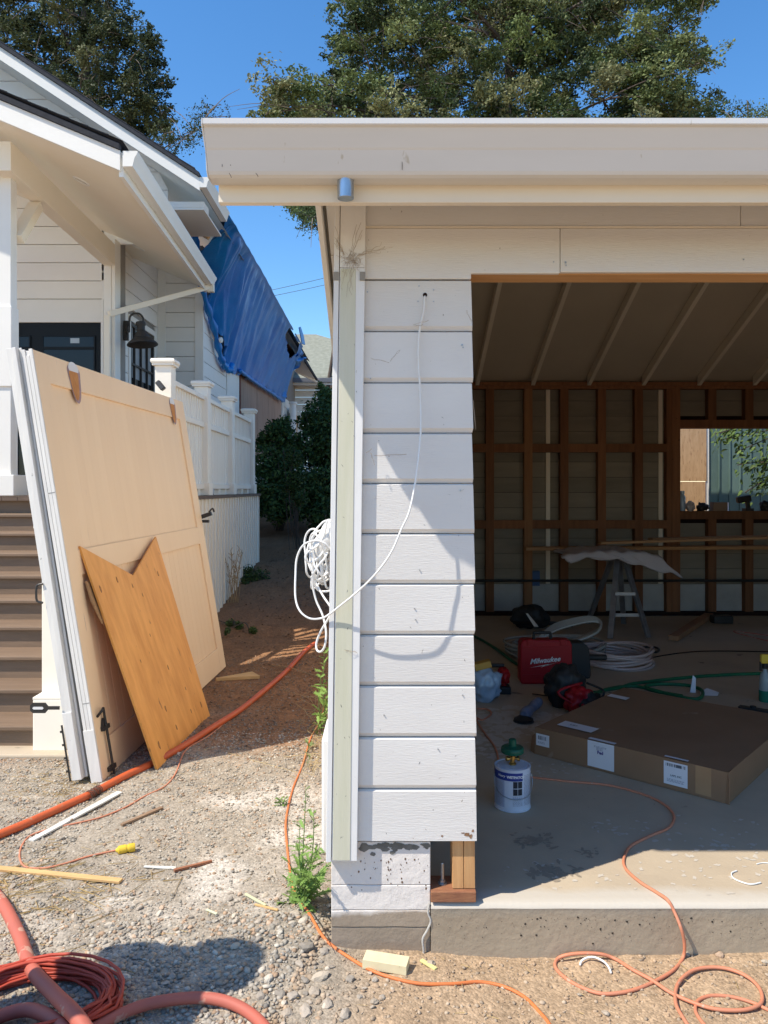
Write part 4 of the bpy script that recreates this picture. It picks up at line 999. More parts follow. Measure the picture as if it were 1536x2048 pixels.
# hinge mortises broken out at the top
mBr = M('broken_fir', (.62, .30, .10), (.45, .18, .06), scale=20, stretch=(1, 6, 1), rough=.8, bump=.002)
mBrD = M('torn_paint_rim', (.42, .30, .30), (.3, .2, .2), scale=40, rough=.8)
for s_, w_, h_ in ((.47, .085, .19), (2.28, .075, .17)):
    q = [(w_*math.cos(a)*(.9 if math.sin(a) < 0 else 1), h_*math.sin(a) if math.sin(a) < 0 else .05*math.sin(a)) for a in [k*6.283/22 for k in range(22)]]
    b = MB(); b.quad(*[DPt(s_+a, DH-.055+c, .0012) for a, c in q]); m_ = b.build('torn_rim', mBrD, bd)
    q2 = [(a*.72-.008, c*.80-.015) for a, c in q]
    b = MB(); b.quad(*[DPt(s_+a, DH-.06+c, .0022) for a, c in q2]); b.build('bare_mortise', mBr, bd)
    b = MB(); b.quad(*[DPt(s_+a*.8, DH-.04+max(c, -.015)*.9, .003) for a, c in q]); b.build('white_putty', mTrim, bd)
# cane bolt on the near stile
cb = MB(); N_ = .012
cb.tube(spline([DPt(.055, .33, .002), DPt(.06, .36, N_+.02), DPt(.095, .362, N_+.012), DPt(.108, .33, N_+.006), DPt(.110, .2, N_+.006), DPt(.112, .0, N_+.006), DPt(.112, -.01, N_+.006)], 5), .0075, 8)
cb = cb.build('cane_bolt', mBlack, bd, smooth_=True)
for t_ in (.255, .035): dbox('bolt_strap', .075, .15, t_-.012, t_+.012, .0002, .022, mBlack, bd)
MB().prism([DPt(.07, .255, .004), DPt(.105, .25, .004), DPt(.10, .31, .004)], dn*.012).build('bolt_keeper', mBlack, bd)
# the second leaf behind it, flared a little at the foot
bd2 = thing('barn_door', 'white edged barn door standing behind the peach faced one against the newel', 'door', DPt(DW/2, 0, -.12))
def D2(s, t, n=0):
    g = .018*(1-t/DH)+.002
    return DPt(s, t+.035, -.062-g+n)
def d2box(name, s0, s1, t0, t1, n0, n1, m):
    return MB().prism([D2(s0, t0, n1), D2(s1, t0, n1), D2(s1, t1, n1), D2(s0, t1, n1)], -dn*(n1-n0)).build(name, m, bd2, bevel=.002)
d2box('door_core', .02, DW-.02, 0, DH-.02, -.066, 0, mDoorEdge)
for n0, n1, e_ in ((-.012, .002, .012), (-.040, -.0132, -.02), (-.068, -.0412, -.014)): d2box('edge_strip', e_, .019, .0, DH-.015, n0, n1, mDoorEdge)
d2box('edge_strip', -.026, -.0205, .0, .36, -.066, -.014, mDoorEdge)
hb = MB(); c0 = D2(-.03, .40, -.07)
hasp = [(0, .0), (-.06, .0), (-.075, .018), (-.14, .018), (-.155, .004), (-.155, -.022), (-.14, -.036), (-.075, -.036), (-.06, -.018), (0, -.018)]
hb.prism([c0+Vector((x, 0, z)) for x, z in hasp], (0, .006, 0)); hb = hb.build('hasp', mBlack, bd2)
MB().prism([c0+Vector((x, -.002, z)) for x, z in ((-.135, -.002), (-.088, -.002), (-.082, -.009), (-.088, -.016), (-.135, -.016), (-.141, -.009))], (0, -.001, 0)).build('hasp_slot', mTrim, hb)
d2box('hinge_leaf', -.03, -.0265, .0, .30, -.080, -.069, mBlack)
for t_ in (.05, .12, .19, .26): d2box('hinge_screw', -.032, -.0302, t_, t_+.012, -.088, -.074, mBlack)
q = D2(-.02, 1.0, -.07); MB().tube(spline([q+Vector((.0, 0, .05)), q+Vector((-.03, 0, .04)), q+Vector((-.035, 0, 0)), q+Vector((-.03, 0, -.04)), q+Vector((0, 0, -.05))], 4), .006, 6).build('pull_handle', mBlack, bd2)
q = PX(411, 1031, -1.55); b = MB(); b.obox(q, Vector((1, 0, .35)).normalized(), Vector((0, 1, 0)), Vector((-.35, 0, 1)).normalized(), .055, .02, .017); b.obox(q+Vector((-.02, 0, -.05)), Vector((1, 0, 0)), Vector((0, 1, 0)), Vector((0, 0, 1)), .05, .02, .012); b.tube(spline([q+Vector((.03, 0, .03)), q+Vector((.06, 0, .06)), q+Vector((.075, 0, .03))], 4), .008, 6)
b.build('latch', mBlack, bd2, bevel=.003)
# plywood, a slanted sheet with a deep notch sawn in its top edge
def hitdoor(px, py, n=.012):
    d_ = Vector(((px-768)/FPX, 1, (HOR-py)/FPX)); o_ = Vector((0, 0, EYE)); return o_+d_*((DAp+dn*n-o_).dot(dn)/d_.dot(dn))
pA = G(315, 1540); pB = G(420, 1431); pT = hitdoor(160, 1092, .006)
pn = (pB-pA).cross(pT-pA).normalized()
if pn.x < 0: pn = -pn
def onply(px, py):
    d_ = Vector(((px-768)/FPX, 1, (HOR-py)/FPX)); o_ = Vector((0, 0, EYE)); return o_+d_*((pA-o_).dot(pn)/d_.dot(pn))
outl = [onply(*q) for q in ((315, 1540), (420, 1431), (312, 1073), (267, 1151), (160, 1092))]
ply = MB().prism(outl, -pn*.012).build('plywood_sheet', mPly, None); tag(ply, 'orange plywood sheet with a V notch in its top leaning on the peach barn door', 'plywood')
# vertex winding-independent edges in raw ply colour
for a, b_ in zip(outl, outl[1:]+outl[:1]):
    pass
for (px, py, s_) in ((201, 1178, 1.), (234, 1160, .9), (265, 1172, .7), (316, 1148, .9), (318, 1490, 1.1), (402, 1409, 1.), (336, 1335, .8), (331, 1417, .9), (382, 1422, .7), (353, 1455, .8), (371, 1377, .6), (281, 1322, .5), (300, 1270, .5), (285, 1190, .6), (222, 1290, .4)):
    c_ = onply(px, py); u = (outl[4]-outl[0]).normalized(); v = pn.cross(u); s_ *= .012
    for k, (f, mm, e) in enumerate(((1.0, mKnot, .0009), (.5, mBr if s_ > .0105 else mPlyEdge, .0016))):
        MB().quad(*[c_+pn*e+u*math.cos(a)*s_*1.8*f*(1+.2*math.sin(a*3+px))+v*math.sin(a)*s_*.85*f for a in [i*6.283/12 for i in range(12)]]).build('knot' if k == 0 else 'knot_heart', mm, ply)
MB().prism([onply(178, 1160)-pn*.016, onply(190, 1200)-pn*.016, onply(212, 1245)-pn*.016, onply(200, 1170)-pn*.03], -pn*.01).build('plywood_back_scrap', mPlyEdge, ply)

# ------------------------------------------------------------------ hoses, cords, pipe on the ground
def path(name, label, cat, pts, r, m, lift=0, group=None, n=8, sides=9, jit=0):
    P3 = []
    for q in pts:
        if isinstance(q, Vector): P3.append(q)
        else:
            p_ = G(q[0], q[1], r*.8+(q[2] if len(q) > 2 else 0))
            if p_.x > -.17 and p_.y > 2.572: p_ = P(q[0], q[1], 2.572)      # the cord lies against the slab face
            P3.append(p_)
    o = MB().tube(spline(P3, n), r, sides).build(name, m, None, smooth_='all'); return tag(o, label, cat, group)
cd = path('orange_pipe', 'straight orange flexible pipe running past the foot of the barn doors', 'pipe',
     [(-60, 1695), (0, 1669), (60, 1644), (130, 1612), (190, 1584), (250, 1552), (310, 1524), (370, 1490), (430, 1452), (480, 1420), (530, 1380), (575, 1340), (610, 1302), (632, 1285, .0)], .020, mOrange)
b = MB(); p = G(188, 1585, .02); dr = (G(200, 1578, .02)-p).normalized()
pts = []
for k in range(90):
    a = k*.75; u = dr.orthogonal().normalized(); v = dr.cross(u); pts.append(p+dr*(.0009*k-.04)+(u*math.cos(a)+v*math.sin(a))*(.0225+.002*math.sin(k*1.3)))
b.tube(pts, .0022, 5); b.build('wire_tie', M('rusty_wire', (.12, .06, .04), rough=.7), cd)
path('thin_cord', 'thin salmon cord lying along the orange pipe and curling to the yellow plug', 'cord',
     [(628, 1290), (600, 1306), (560, 1352), (520, 1382), (470, 1428), (420, 1470), (372, 1500), (352, 1545), (330, 1572), (290, 1592), (250, 1615), (200, 1635), (150, 1647), (100, 1658), (60, 1672), (42, 1695), (40, 1718), (52, 1734), (90, 1736), (130, 1727), (180, 1712), (236, 1700)], .0042, mCordP, sides=6)
plug = thing('cord_plug', 'yellow cord connector lying on the gravel', 'plug', G(255, 1698))
a = G(237, 1700, .016); b_ = G(270, 1694, .016); ax = (b_-a).normalized()
MB().lathe(a, [(.006, -.012), (.010, -.004), (.0165, 0), (.0175, .010), (.0175, .03), (.0155, .032), (.0155, .040), (.018, .042), (.018, (b_-a).length-.004), (.016, (b_-a).length)], 20, ax).build('plug_body', mYellow, plug, smooth_=True)
MB().lathe(b_, [(.012, .0002), (.011, .001)], 14, ax).build('plug_face', mBlackPl, plug)
path('fat_hose', 'faded red rubber hose curving down the left edge of the yard', 'hose',
     [G(-60, 1735, .025), G(0, 1800, .025), G(38, 1870, .028), G(62, 1935, .045), G(105, 1985, .07), G(150, 2030, .085), G(185, 2080, .06), G(230, 2150, .03)], .0215, mHosePink, sides=14)
path('fat_hose', 'faded red rubber hose arching along the bottom of the photo from the cord coil', 'hose',
     [G(120, 2110, .03), G(200, 2050, .03), G(290, 2010, .03), G(380, 1996, .028), G(440, 2000, .024), G(490, 2020, .02), G(530, 2055, .02), G(560, 2110, .02)], .0165, mHosePink, sides=14)
path('fat_hose', 'short loop of faded red hose lying over the coil in the bottom left corner', 'hose',
     [G(-40, 2050, .02), G(20, 2026, .03), G(60, 2020, .04), G(100, 2035, .05), G(140, 2070, .05), G(180, 2120, .03)], .019, mHosePink, sides=14)
# coil of orange cord
coil = MB(); rr = random.Random(8)
cx = G(60, 2040).x; cy = G(60, 2040).y
pts = []
for k in range(26*22):
    tt = k/22; a = 2*math.pi*tt; lo = int(tt)
    q = random.Random(lo*7+3); ra = .20+.055*q.random()+.02*math.sin(a*.5+lo); rb = .135+.05*q.random(); ox = .02*(q.random()-.5); zz = .006+.0022*lo+.008*q.random()
    xx = cx+.0+ox+ra*math.cos(a); yy = cy+.02+rb*math.sin(a)
    pts.append(Vector((xx, yy, gz(xx, yy)+zz+.008*math.sin(a*2+lo))))
coil.tube(pts, .0050, 7); tag(coil.build('cord_coil', mCordR, None, smooth_='all'), 'heap of orange red extension cord coiled at the bottom left', 'cord')
# orange cord that passes the corner of the garage
path('extension_cord', 'orange cord running down past the weeds and round the garage corner', 'cord',
     [(652, 1395), (640, 1440), (622, 1475), (605, 1530), (585, 1580), (572, 1640), (574, 1690), (580, 1740), (590, 1785), (620, 1830), (650, 1878), (700, 1916), (755, 1946), (830, 1966), (900, 1968), (960, 1964), (1010, 1974), (1050, 1995), (1080, 2025), (1100, 2050), (1125, 2100)], .0052, mCordO, sides=8)
# cord that comes out of the garage over the slab edge and loops on the soil
def S0(px, py, dz=.005): return PZ(px, py, dz)
z7 = lambda x, y: (930+x/2.535, 1600+y/2.535)
slabp = [S0(948, 1417), S0(975, 1419), S0(982, 1428), S0(965, 1440), S0(952, 1436), S0(965, 1460), S0(990, 1495), S0(1001, 1530), S0(1022, 1545), S0(1062, 1554), S0(1140, 1563), S0(1220, 1571), S0(1290, 1590), S0(1330, 1610), S0(1348, 1632), S0(1338, 1655), S0(1300, 1672), S0(1262, 1692), S0(1248, 1716), S0(1252, 1738), S0(1280, 1764), S0(1312, 1784), S0(1335, 1800)]
e = P(1348, 1822, 2.585); e2 = P(1362, 1856, 2.56)
gp = [z7(1115, 745), z7(1105, 800), z7(1060, 860), z7(980, 910), z7(880, 955), z7(780, 978), z7(680, 980), z7(580, 945), z7(500, 895), z7(458, 845), z7(470, 805), z7(520, 785), z7(600, 777), z7(690, 782), z7(760, 805), z7(850, 860), z7(950, 915), z7(1040, 975), z7(1150, 1025), z7(1270, 1060), z7(1400, 1065), z7(1480, 1045), z7(1508, 1010), z7(1490, 950), z7(1430, 895), z7(1340, 858), z7(1250, 848), z7(1160, 862), z7(1095, 910), z7(1068, 970), z7(1072, 1040), z7(1110, 1110), z7(1150, 1170)]
gp = [(x, y, .0+.006*(k > 14)) for k, (x, y) in enumerate(gp)]
path('extension_cord', 'salmon orange cord snaking off the garage slab into loops on the soil', 'cord', slabp+[e, e2, P(1369, 1888, 2.565)]+gp[1:], .0056, mCordP, sides=8)
path('extension_cord', 'second loop of orange cord at the bottom right corner of the photo', 'cord',
     [z7(1640, 1110), z7(1540, 1065), z7(1450, 1025), z7(1350, 998), z7(1250, 992), z7(1185, 1015), z7(1168, 1060), z7(1190, 1110), z7(1250, 1180)], .0054, mCordP, sides=8)

# ------------------------------------------------------------------ scraps of wood and plastic
def stick(name, label, cat, a, b_, w_, h_, m, w2=None):
    A = G(*a, h_*.5+.003); B = G(*b_, h_*.5+.003); d_ = (B-A).normalized(); sd = d_.cross(Vector((0, 0, 1))).normalized(); u = sd.cross(d_)
    if w2 is None: w2 = w_
    q = [A-sd*w_/2-u*h_/2, A+sd*w_/2-u*h_/2, B+sd*w2/2-u*h_/2, B-sd*w2/2-u*h_/2]
    return tag(MB().prism(q, u*h_).build(name, m, None, bevel=min(h_, .003)*.4), label, cat)
stick('wood_batten', 'long chipped white painted batten beside the orange pipe', 'batten', (62, 1681), (240, 1584), .030, .008, mGreyLath, .036)
stick('wood_lath', 'long pale pine lath lying at the left edge of the gravel', 'lath', (-40, 1733), (242, 1762), .030, .010, mLath)
stick('wood_stake', 'short weathered brown stick on the gravel below the thin cord', 'stick', (243, 1650), (324, 1615), .018, .010, mBrownStake, .022)
stick('wood_sliver', 'white painted sliver of wood in the middle of the gravel', 'sliver', (288, 1733), (352, 1736), .012, .005, mGreyLath, .020)
stick('wood_sliver', 'split reddish brown sliver of wood in the middle of the gravel', 'sliver', (348, 1741), (424, 1722), .016, .010, M('red_splinter', (.34, .14, .07), (.22, .09, .05), rough=.8), .010)
stick('wood_wedge', 'pointed pale wood wedge lying beyond the barn door', 'wedge', (432, 1359), (512, 1350), .015, .025, mLath, .17)
stick('wood_block', 'cream painted block end lying against the old foundation', 'block', (729, 1918), (816, 1932), .055, .030, M('cream_block', (.74, .66, .42), (.66, .58, .36), scale=20, rough=.7, speck=(.4, .3, .15), sscale=40, sth=.7))
stick('wood_chip', 'yellow wood chip beside the crack of the foundation', 'chip', (842, 1920), (872, 1938), .014, .006, M('yellow_chip', (.72, .66, .28), rough=.7))
stick('wood_chip', 'small pale green lath offcut on the gravel left of the weeds', 'chip', (491, 1788), (532, 1811), .010, .006, M('green_chip', (.58, .58, .36), rough=.7))
stick('wood_chip', 'bent tan offcut touching the weeds', 'chip', (510, 1809), (556, 1820), .008, .006, mLath)
stick('wood_chip', 'tiny pale offcut in the middle of the lower gravel', 'chip', (413, 1819), (434, 1828), .009, .005, M('green_chip2', (.62, .62, .42), rough=.7))
def arcs(name, label, cat, pts, r, m, fl=1): return tag(MB().tube(spline(pts, 8), r, 6).build(name, m, None, smooth_='all'), label, cat)
arcs('plastic_offcut', 'curved white plastic offcut on the soil inside the cord loop', 'offcut', [G(*z7(583, 838), .006), G(*z7(592, 815), .012), G(*z7(620, 799), .016), G(*z7(660, 798), .016), G(*z7(705, 820), .014), G(*z7(730, 850), .01), G(*z7(741, 878), .004)], .0035, mCable)
arcs('plastic_offcut', 'thin curved white wire offcut on the sunlit slab', 'offcut', [S0(*z7(1378, 358), .004), S0(*z7(1352, 370), .004), S0(*z7(1360, 395), .004), S0(*z7(1400, 415), .004), S0(*z7(1450, 427), .004), S0(*z7(1500, 418), .004)], .0028, mCable)
arcs('plastic_offcut', 'short white wire offcut at the right edge of the slab', 'offcut', [S0(*z7(1478, 325), .003), S0(*z7(1510, 318), .003), S0(*z7(1560, 322), .003)], .002, mCable)
arcs('dry_twig', 'long dry twig crossing the orange pipe', 'twig', [G(540, 1330, .01), G(575, 1334, .03), G(600, 1342, .03), G(640, 1355, .01)], .0045, mDryStem)
# straw, wood chips and litter nobody could count
b = MB(); rr = random.Random(31)
def straw(x, y, l, an, w_=.0012, up=.004):
    z = gz(x, y)+up; d_ = Vector((math.cos(an), math.sin(an), rr.uniform(-.1, .12)))*l/2; c_ = Vector((x, y, z)); sd = Vector((-math.sin(an), math.cos(an), 0))*w_
    b.quad(c_-d_-sd, c_-d_+sd, c_+d_+sd*.4, c_+d_-sd*.4); b.quad(c_-d_, c_-d_+Vector((0, 0, w_*1.5)), c_+d_+Vector((0, 0, w_)), c_+d_)
for k in range(230): straw(rr.gauss(-1.4, .22), rr.gauss(3.02, .16), rr.uniform(.03, .16), rr.gauss(.4, .9), rr.uniform(.0008, .002))
for k in range(260): straw(rr.gauss(-1.65, .16), rr.gauss(4.1, .16), rr.uniform(.02, .07), rr.uniform(0, 3.14), rr.uniform(.0008, .0015))
for k in range(380):
    x = rr.uniform(-2.2, 1.4); y = rr.uniform(2.1, 4.6)
    if not blocked(x, y): straw(x, y, rr.uniform(.015, .07), rr.uniform(0, 3.14), rr.uniform(.0006, .0014), .006)
tag(b.build('straw', M('straw', (.58, .44, .20), (.44, .31, .14), rough=.8, jit=.2), None, kind='stuff'), 'scattered straw and dry grass on the gravel', 'straw')
b = MB(); rr = random.Random(32)
for k in range(9000):
    y = 4.4+rr.random()**1.2*8; x = rr.uniform(-2.2, .1)
    if blocked(x, y) or rr.random() > smooth(4.3, 5.3, y+.25): continue
    s_ = rr.uniform(.004, .014)*(1+.06*y); an = rr.uniform(0, 6.3); z = gz(x, y)+.002; d_ = Vector((math.cos(an), math.sin(an), rr.uniform(-.5, .5)))*s_; sd = Vector((-math.sin(an), math.cos(an), rr.uniform(-.5, .5)))*s_*rr.uniform(.2, .6); c_ = Vector((x, y, z+s_*.3))
    b.quad(c_-d_, c_-sd, c_+d_, c_+sd)
b2 = M('mulch', (.27, .165, .10), (.15, .09, .055), scale=90, rough=.9)
tag(b.build('mulch', b2, None, kind='stuff'), 'brown bark litter and soil crumbs covering the shaded path', 'mulch')

# ------------------------------------------------------------------ leaves: many small faces in one mesh per plant
def leaf_mesh(name, parent, data, m=mLeaf, **props):
    """data: list of (centre, direction, normal, length, width, colour)"""
    n = len(data); V = np.empty((n*6, 3), np.float32); Co = np.empty((n*6, 4), np.float32)
    c_ = np.array([d[0] for d in data]); dr = np.array([d[1] for d in data]); nm = np.array([d[2] for d in data]); ln_ = np.array([d[3] for d in data])[:, None]; wd = np.array([d[4] for d in data])[:, None]
    dr = dr/np.linalg.norm(dr, axis=1, keepdims=True); sd = np.cross(dr, nm); sd /= np.linalg.norm(sd, axis=1, keepdims=True)+1e-9; up = np.cross(sd, dr)
    V[0::6] = c_-dr*ln_/2; V[1::6] = c_-dr*ln_*.15+sd*wd/2+up*wd*.18; V[2::6] = c_+dr*ln_*.2+sd*wd*.4+up*wd*.15; V[3::6] = c_+dr*ln_/2; V[4::6] = c_+dr*ln_*.2-sd*wd*.4+up*wd*.15; V[5::6] = c_-dr*ln_*.15-sd*wd/2+up*wd*.18
    col = np.array([d[5] for d in data]); col = np.concatenate([col, np.ones((n, 1))], 1); Co[:] = np.repeat(col, 6, 0)
    org = np.array(WO[parent.name]) if parent is not None else V.mean(0)
    V -= org
    me = bpy.data.meshes.new(name); me.vertices.add(n*6); me.vertices.foreach_set('co', V.ravel())
    base = np.arange(n)[:, None]*6; idx = np.concatenate([base+np.array([[0, 1, 2, 3]]), base+np.array([[0, 3, 4, 5]])], 1).ravel()
    me.loops.add(n*8); me.loops.foreach_set('vertex_index', idx); me.polygons.add(n*2); me.polygons.foreach_set('loop_start', np.arange(0, n*8, 4)); me.update(calc_edges=True)
    ca = me.color_attributes.new('col', 'FLOAT_COLOR', 'POINT'); ca.data.foreach_set('color', Co.ravel()); me.materials.append(m)
    o = bpy.data.objects.new(name, me); C.objects.link(o); WO[o.name] = Vector(org)
    if parent is not None: o.parent = parent
    else: o.location = org
    for k, v in props.items(): o[k] = v
    return o
def inpoly(x, y, poly):
    c_ = False; j = len(poly)-1
    for i in range(len(poly)):
        xi, yi = poly[i]; xj, yj = poly[j]
        if (yi > y) != (yj > y) and x < (xj-xi)*(y-yi)/(yj-yi)+xi: c_ = not c_
        j = i
    return c_
def conifer(name, label, trunk_px, d, ztop, poly, holes, nclump, leaves, seed, cols, leafs=.125, twigs=60, rtr=.35, arch=1):
    rs = random.Random(seed); tx = (trunk_px-768)/FPX*d; zg = gz(0, 22)
    t_ = thing(name, label, 'tree', (tx, d, zg))
    tr = [Vector((tx, d, zg-.3)), Vector((tx+.1, d, ztop*.2)), Vector((tx-.1, d+.1, ztop*.45)), Vector((tx+.15, d, ztop*.7)), Vector((tx+.0, d, ztop))]
    tp = spline(tr, 6); MB().tube(tp, rtr, 10, rr=[rtr*(1-.8*i/(len(tp)-1)) for i in range(len(tp))]).build('trunk', mBark, t_, smooth_='all')
    cl = []; tries = 0
    xs = [p[0] for p in poly]; ys = [p[1] for p in poly]
    while len(cl) < nclump and tries < 20000:
        tries += 1; px = rs.uniform(min(xs), max(xs)); py = rs.uniform(min(ys), max(ys))
        if not inpoly(px, py, poly) or any((px-h[0])**2/h[2]**2+(py-h[1])**2/h[3]**2 < 1.9 for h in holes): continue
        if any((px-q[0])**2+(py-q[1])**2 < 27**2 for q in cl): continue
        cl.append((px, py))
    data = []; br = MB(); tw = MB(); ends = []
    for (px, py) in cl:
        dd = d+rs.gauss(0, 1.3); c_ = P(px, py, dd); r_ = rs.uniform(.32, .62)*d/28
        # branch from the trunk, arching out and down a little
        zb3 = min(ztop-.5, max(3.5, c_.z+rs.uniform(-1.6, .6)-abs(c_.x-tx)*.12)); f = zb3
        s_ = Vector((tx, d, zb3)); mid = s_.lerp(c_, .5)+Vector((0, 0, abs(c_.x-tx)*.10*arch+.1)); e_ = c_
        ci = cl.index((px, py))
        if ci % 9 == 0:
            kk = [Vector((rs.gauss(0, .12), rs.gauss(0, .2), rs.gauss(0, .15))) for _ in range(2)]
            bp_ = spline([s_, s_.lerp(mid, .6)+kk[0], mid.lerp(e_, .4)+kk[1]+Vector((0, 0, .1)), e_], 5); br.tube(bp_, .07, 5, rr=[.085*(1-.8*i/(len(bp_)-1)) for i in range(len(bp_))])
            ends.append(bp_[len(bp_)*2//3])
        elif ends and ci % 2 == 0:
            nr = min(ends, key=lambda q: (q-e_).length)
            if (nr-e_).length < 4: bp_ = spline([nr, nr.lerp(e_, .5)+Vector((rs.gauss(0, .15), 0, rs.gauss(.1, .15))), e_], 4); br.tube(bp_, .03, 4, rr=[.035*(1-.7*i/(len(bp_)-1)) for i in range(len(bp_))])
        outd = Vector((c_.x-tx, (c_.y-d)*.6, .2)); outd = outd.normalized() if outd.length > .1 else Vector((0, 0, 1))
        shade = rs.uniform(.7, 1.25); tint = cols[rs.randrange(len(cols))]
        for k in range(rs.randrange(8, 13)):                # sprays inside the clump
            sc_ = c_+Vector((rs.gauss(0, r_*.56), rs.gauss(0, r_*.6), rs.gauss(0, r_*.40))); sd_ = (outd+Vector((rs.gauss(0, .5), rs.gauss(0, .5), rs.gauss(.05, .45)))).normalized()
            if k < 3: tw.tube([c_.lerp(sc_, .0), sc_+sd_*.25], .012, 4, cap=False)
            L_ = rs.uniform(.35, .8)
            for j in range(int(leaves/6*7)):
                u = rs.random(); w__ = (1-u)*.17+.04
                q = sc_+sd_*(u-.4)*L_+Vector((rs.gauss(0, w__), rs.gauss(0, w__), rs.gauss(0, w__*.8)))
                dd_ = (sd_+Vector((rs.gauss(0, .6), rs.gauss(0, .6), rs.gauss(0, .6))))
                nn = Vector((rs.gauss(0, 1), rs.gauss(0, 1), rs.gauss(.6, 1))); s2 = rs.uniform(.6, 1.25)*leafs; v_ = shade*rs.uniform(.7, 1.3)
                data.append((tuple(q), tuple(dd_), tuple(nn), s2, s2*.52, (tint[0]*v_, tint[1]*v_, tint[2]*v_)))
    br.build('branches', mBark, t_, kind='stuff'); 
    for k in range(twigs):
        px, py = cl[rs.randrange(len(cl))]; c_ = P(px, py, d-1.2); a = Vector((rs.gauss(0, 1), rs.gauss(0, .4), rs.gauss(-.1, .7))); pp = spline([c_, c_+a*.5+Vector((0, 0, .1)), c_+a+Vector((0, 0, -.1))], 4); tw.tube(pp, .014, 4, cap=False, rr=[.018*(1-.7*i/(len(pp)-1)) for i in range(len(pp))])
    tw.build('twigs', mTwig, t_, kind='stuff')
    leaf_mesh('crown', t_, data)
    return t_
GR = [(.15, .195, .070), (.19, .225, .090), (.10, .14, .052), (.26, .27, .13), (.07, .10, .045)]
conifer('cedar_tree', 'wide green cedar with arching bare limbs rising behind the garage roof', 1010, 28, 24,
  [(600, 430), (560, 330), (530, 226), (556, 205), (548, 160), (600, 168), (640, 172), (690, 178), (672, 130), (690, 90), (682, 55), (700, 20), (690, -60), (1330, -60), (1420, -6), (1380, 28), (1345, 44), (1392, 90), (1405, 128), (1376, 160), (1424, 205), (1420, 240), (1400, 330), (1340, 430)],
  [(1185, 206, 38, 40), (806, 206, 26, 20), (790, 150, 22, 14), (1130, 135, 26, 16), (1315, 30, 36, 22), (905, 20, 22, 12), (1060, 232, 14, 16), (735, 145, 14, 8), (1395, 62, 30, 20), (640, 200, 14, 6), (1100, 30, 14, 10)], 430, 62, 5, GR, twigs=200)
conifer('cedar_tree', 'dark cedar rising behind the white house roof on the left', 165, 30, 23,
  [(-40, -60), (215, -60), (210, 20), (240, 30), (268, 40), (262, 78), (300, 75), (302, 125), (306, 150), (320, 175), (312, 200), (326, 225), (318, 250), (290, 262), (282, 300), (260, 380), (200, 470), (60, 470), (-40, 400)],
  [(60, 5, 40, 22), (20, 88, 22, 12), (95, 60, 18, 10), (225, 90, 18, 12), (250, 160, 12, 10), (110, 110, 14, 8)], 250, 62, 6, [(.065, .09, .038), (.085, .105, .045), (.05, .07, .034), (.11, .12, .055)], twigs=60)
conifer('cedar_tree', 'low cedar branch showing between the white house roof and the garage gutter', 300, 27, 11,
  [(292, 300), (290, 282), (320, 268), (345, 262), (350, 278), (395, 245), (412, 228), (425, 236), (420, 262), (395, 270), (350, 290), (325, 310)],
  [], 16, 34, 9, [(.045, .065, .026), (.060, .075, .030)], leafs=.08, twigs=6, rtr=.12)
conifer('cedar_tree', 'tip of a cedar showing just left of the garage corner below the fascia', 660, 24, 9.0,
  [(603, 410), (650, 395), (650, 455), (612, 440)], [], 6, 34, 12, GR, leafs=.08, twigs=2, rtr=.12)
conifer('cedar_tree', 'tree top barely showing above the gutter near the right edge', 1495, 26, 14.5,
  [(1470, 232), (1500, 226), (1520, 230), (1540, 260), (1460, 260)], [], 7, 30, 14, GR, leafs=.08, twigs=2, rtr=.12)
def bush(name, label, base, blobs, n, cols, leafs, seed, cat='bush', group=None, stems=10, asp=.45, m=mLeaf):
    rs = random.Random(seed); t_ = thing(name, label, cat, base, group); data = []; sm = MB()
    tot = sum(b_[1]**2 for b_ in blobs)
    for c_, r_ in blobs:
        c_ = Vector(c_)
        for k in range(max(1, stems//len(blobs))):
            e_ = c_+Vector((rs.gauss(0, r_*.5), rs.gauss(0, r_*.5), rs.uniform(-.2, .9)*r_)); bs = Vector(base); sm.tube(spline([bs+Vector((rs.gauss(0, .05), rs.gauss(0, .05), 0)), bs.lerp(e_, .5)+Vector((rs.gauss(0, .06), 0, .05)), e_], 4), .006+.004*r_, 4, cap=False)
        for k in range(int(n*r_**2/tot)):
            v = Vector((rs.gauss(0, 1), rs.gauss(0, 1), rs.gauss(0, 1))).normalized(); q = c_+v*r_*(rs.random()**.35)*rs.uniform(.8, 1.08)
            q += Vector((mnoise.noise(q*3), 0, mnoise.noise(q*3+Vector((5, 5, 5)))))*r_*.35
            nn = v+Vector((rs.gauss(0, .5), rs.gauss(0, .5), rs.gauss(.3, .5))); dd_ = Vector((rs.gauss(0, 1), rs.gauss(0, 1), rs.gauss(-.2, .8))); t2 = cols[rs.randrange(len(cols))]; s2 = leafs*rs.uniform(.6, 1.3); v_ = rs.uniform(.6, 1.3)
            data.append((tuple(q), tuple(dd_), tuple(nn), s2, s2*asp, (t2[0]*v_, t2[1]*v_, t2[2]*v_)))
    sm.build('stems', mBark if cat != 'weed' else mStem, t_, kind='stuff'); leaf_mesh('leaves', t_, data, m=m); return t_
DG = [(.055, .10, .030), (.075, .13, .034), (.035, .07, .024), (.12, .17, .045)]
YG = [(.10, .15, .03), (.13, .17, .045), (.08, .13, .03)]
def B(px, py, d, r_): return (P(px, py, d), r_)
g_ = lambda px, d: (P(px, 0, d).x, d, gz(P(px, 0, d).x, d))
bush('shrub', 'broad dark shrub against the house wall below the redwood sheets', g_(560, 14.6), [B(545, 930, 14.6, .42), B(560, 860, 15, .30), B(535, 990, 14.2, .38), B(580, 960, 14.4, .42), B(572, 890, 15, .35), B(530, 880, 15.2, .22), B(590, 1010, 14.0, .32), B(555, 1020, 14, .3), B(528, 1010, 14.2, .25)], 11000, DG, .085, 3, stems=30)
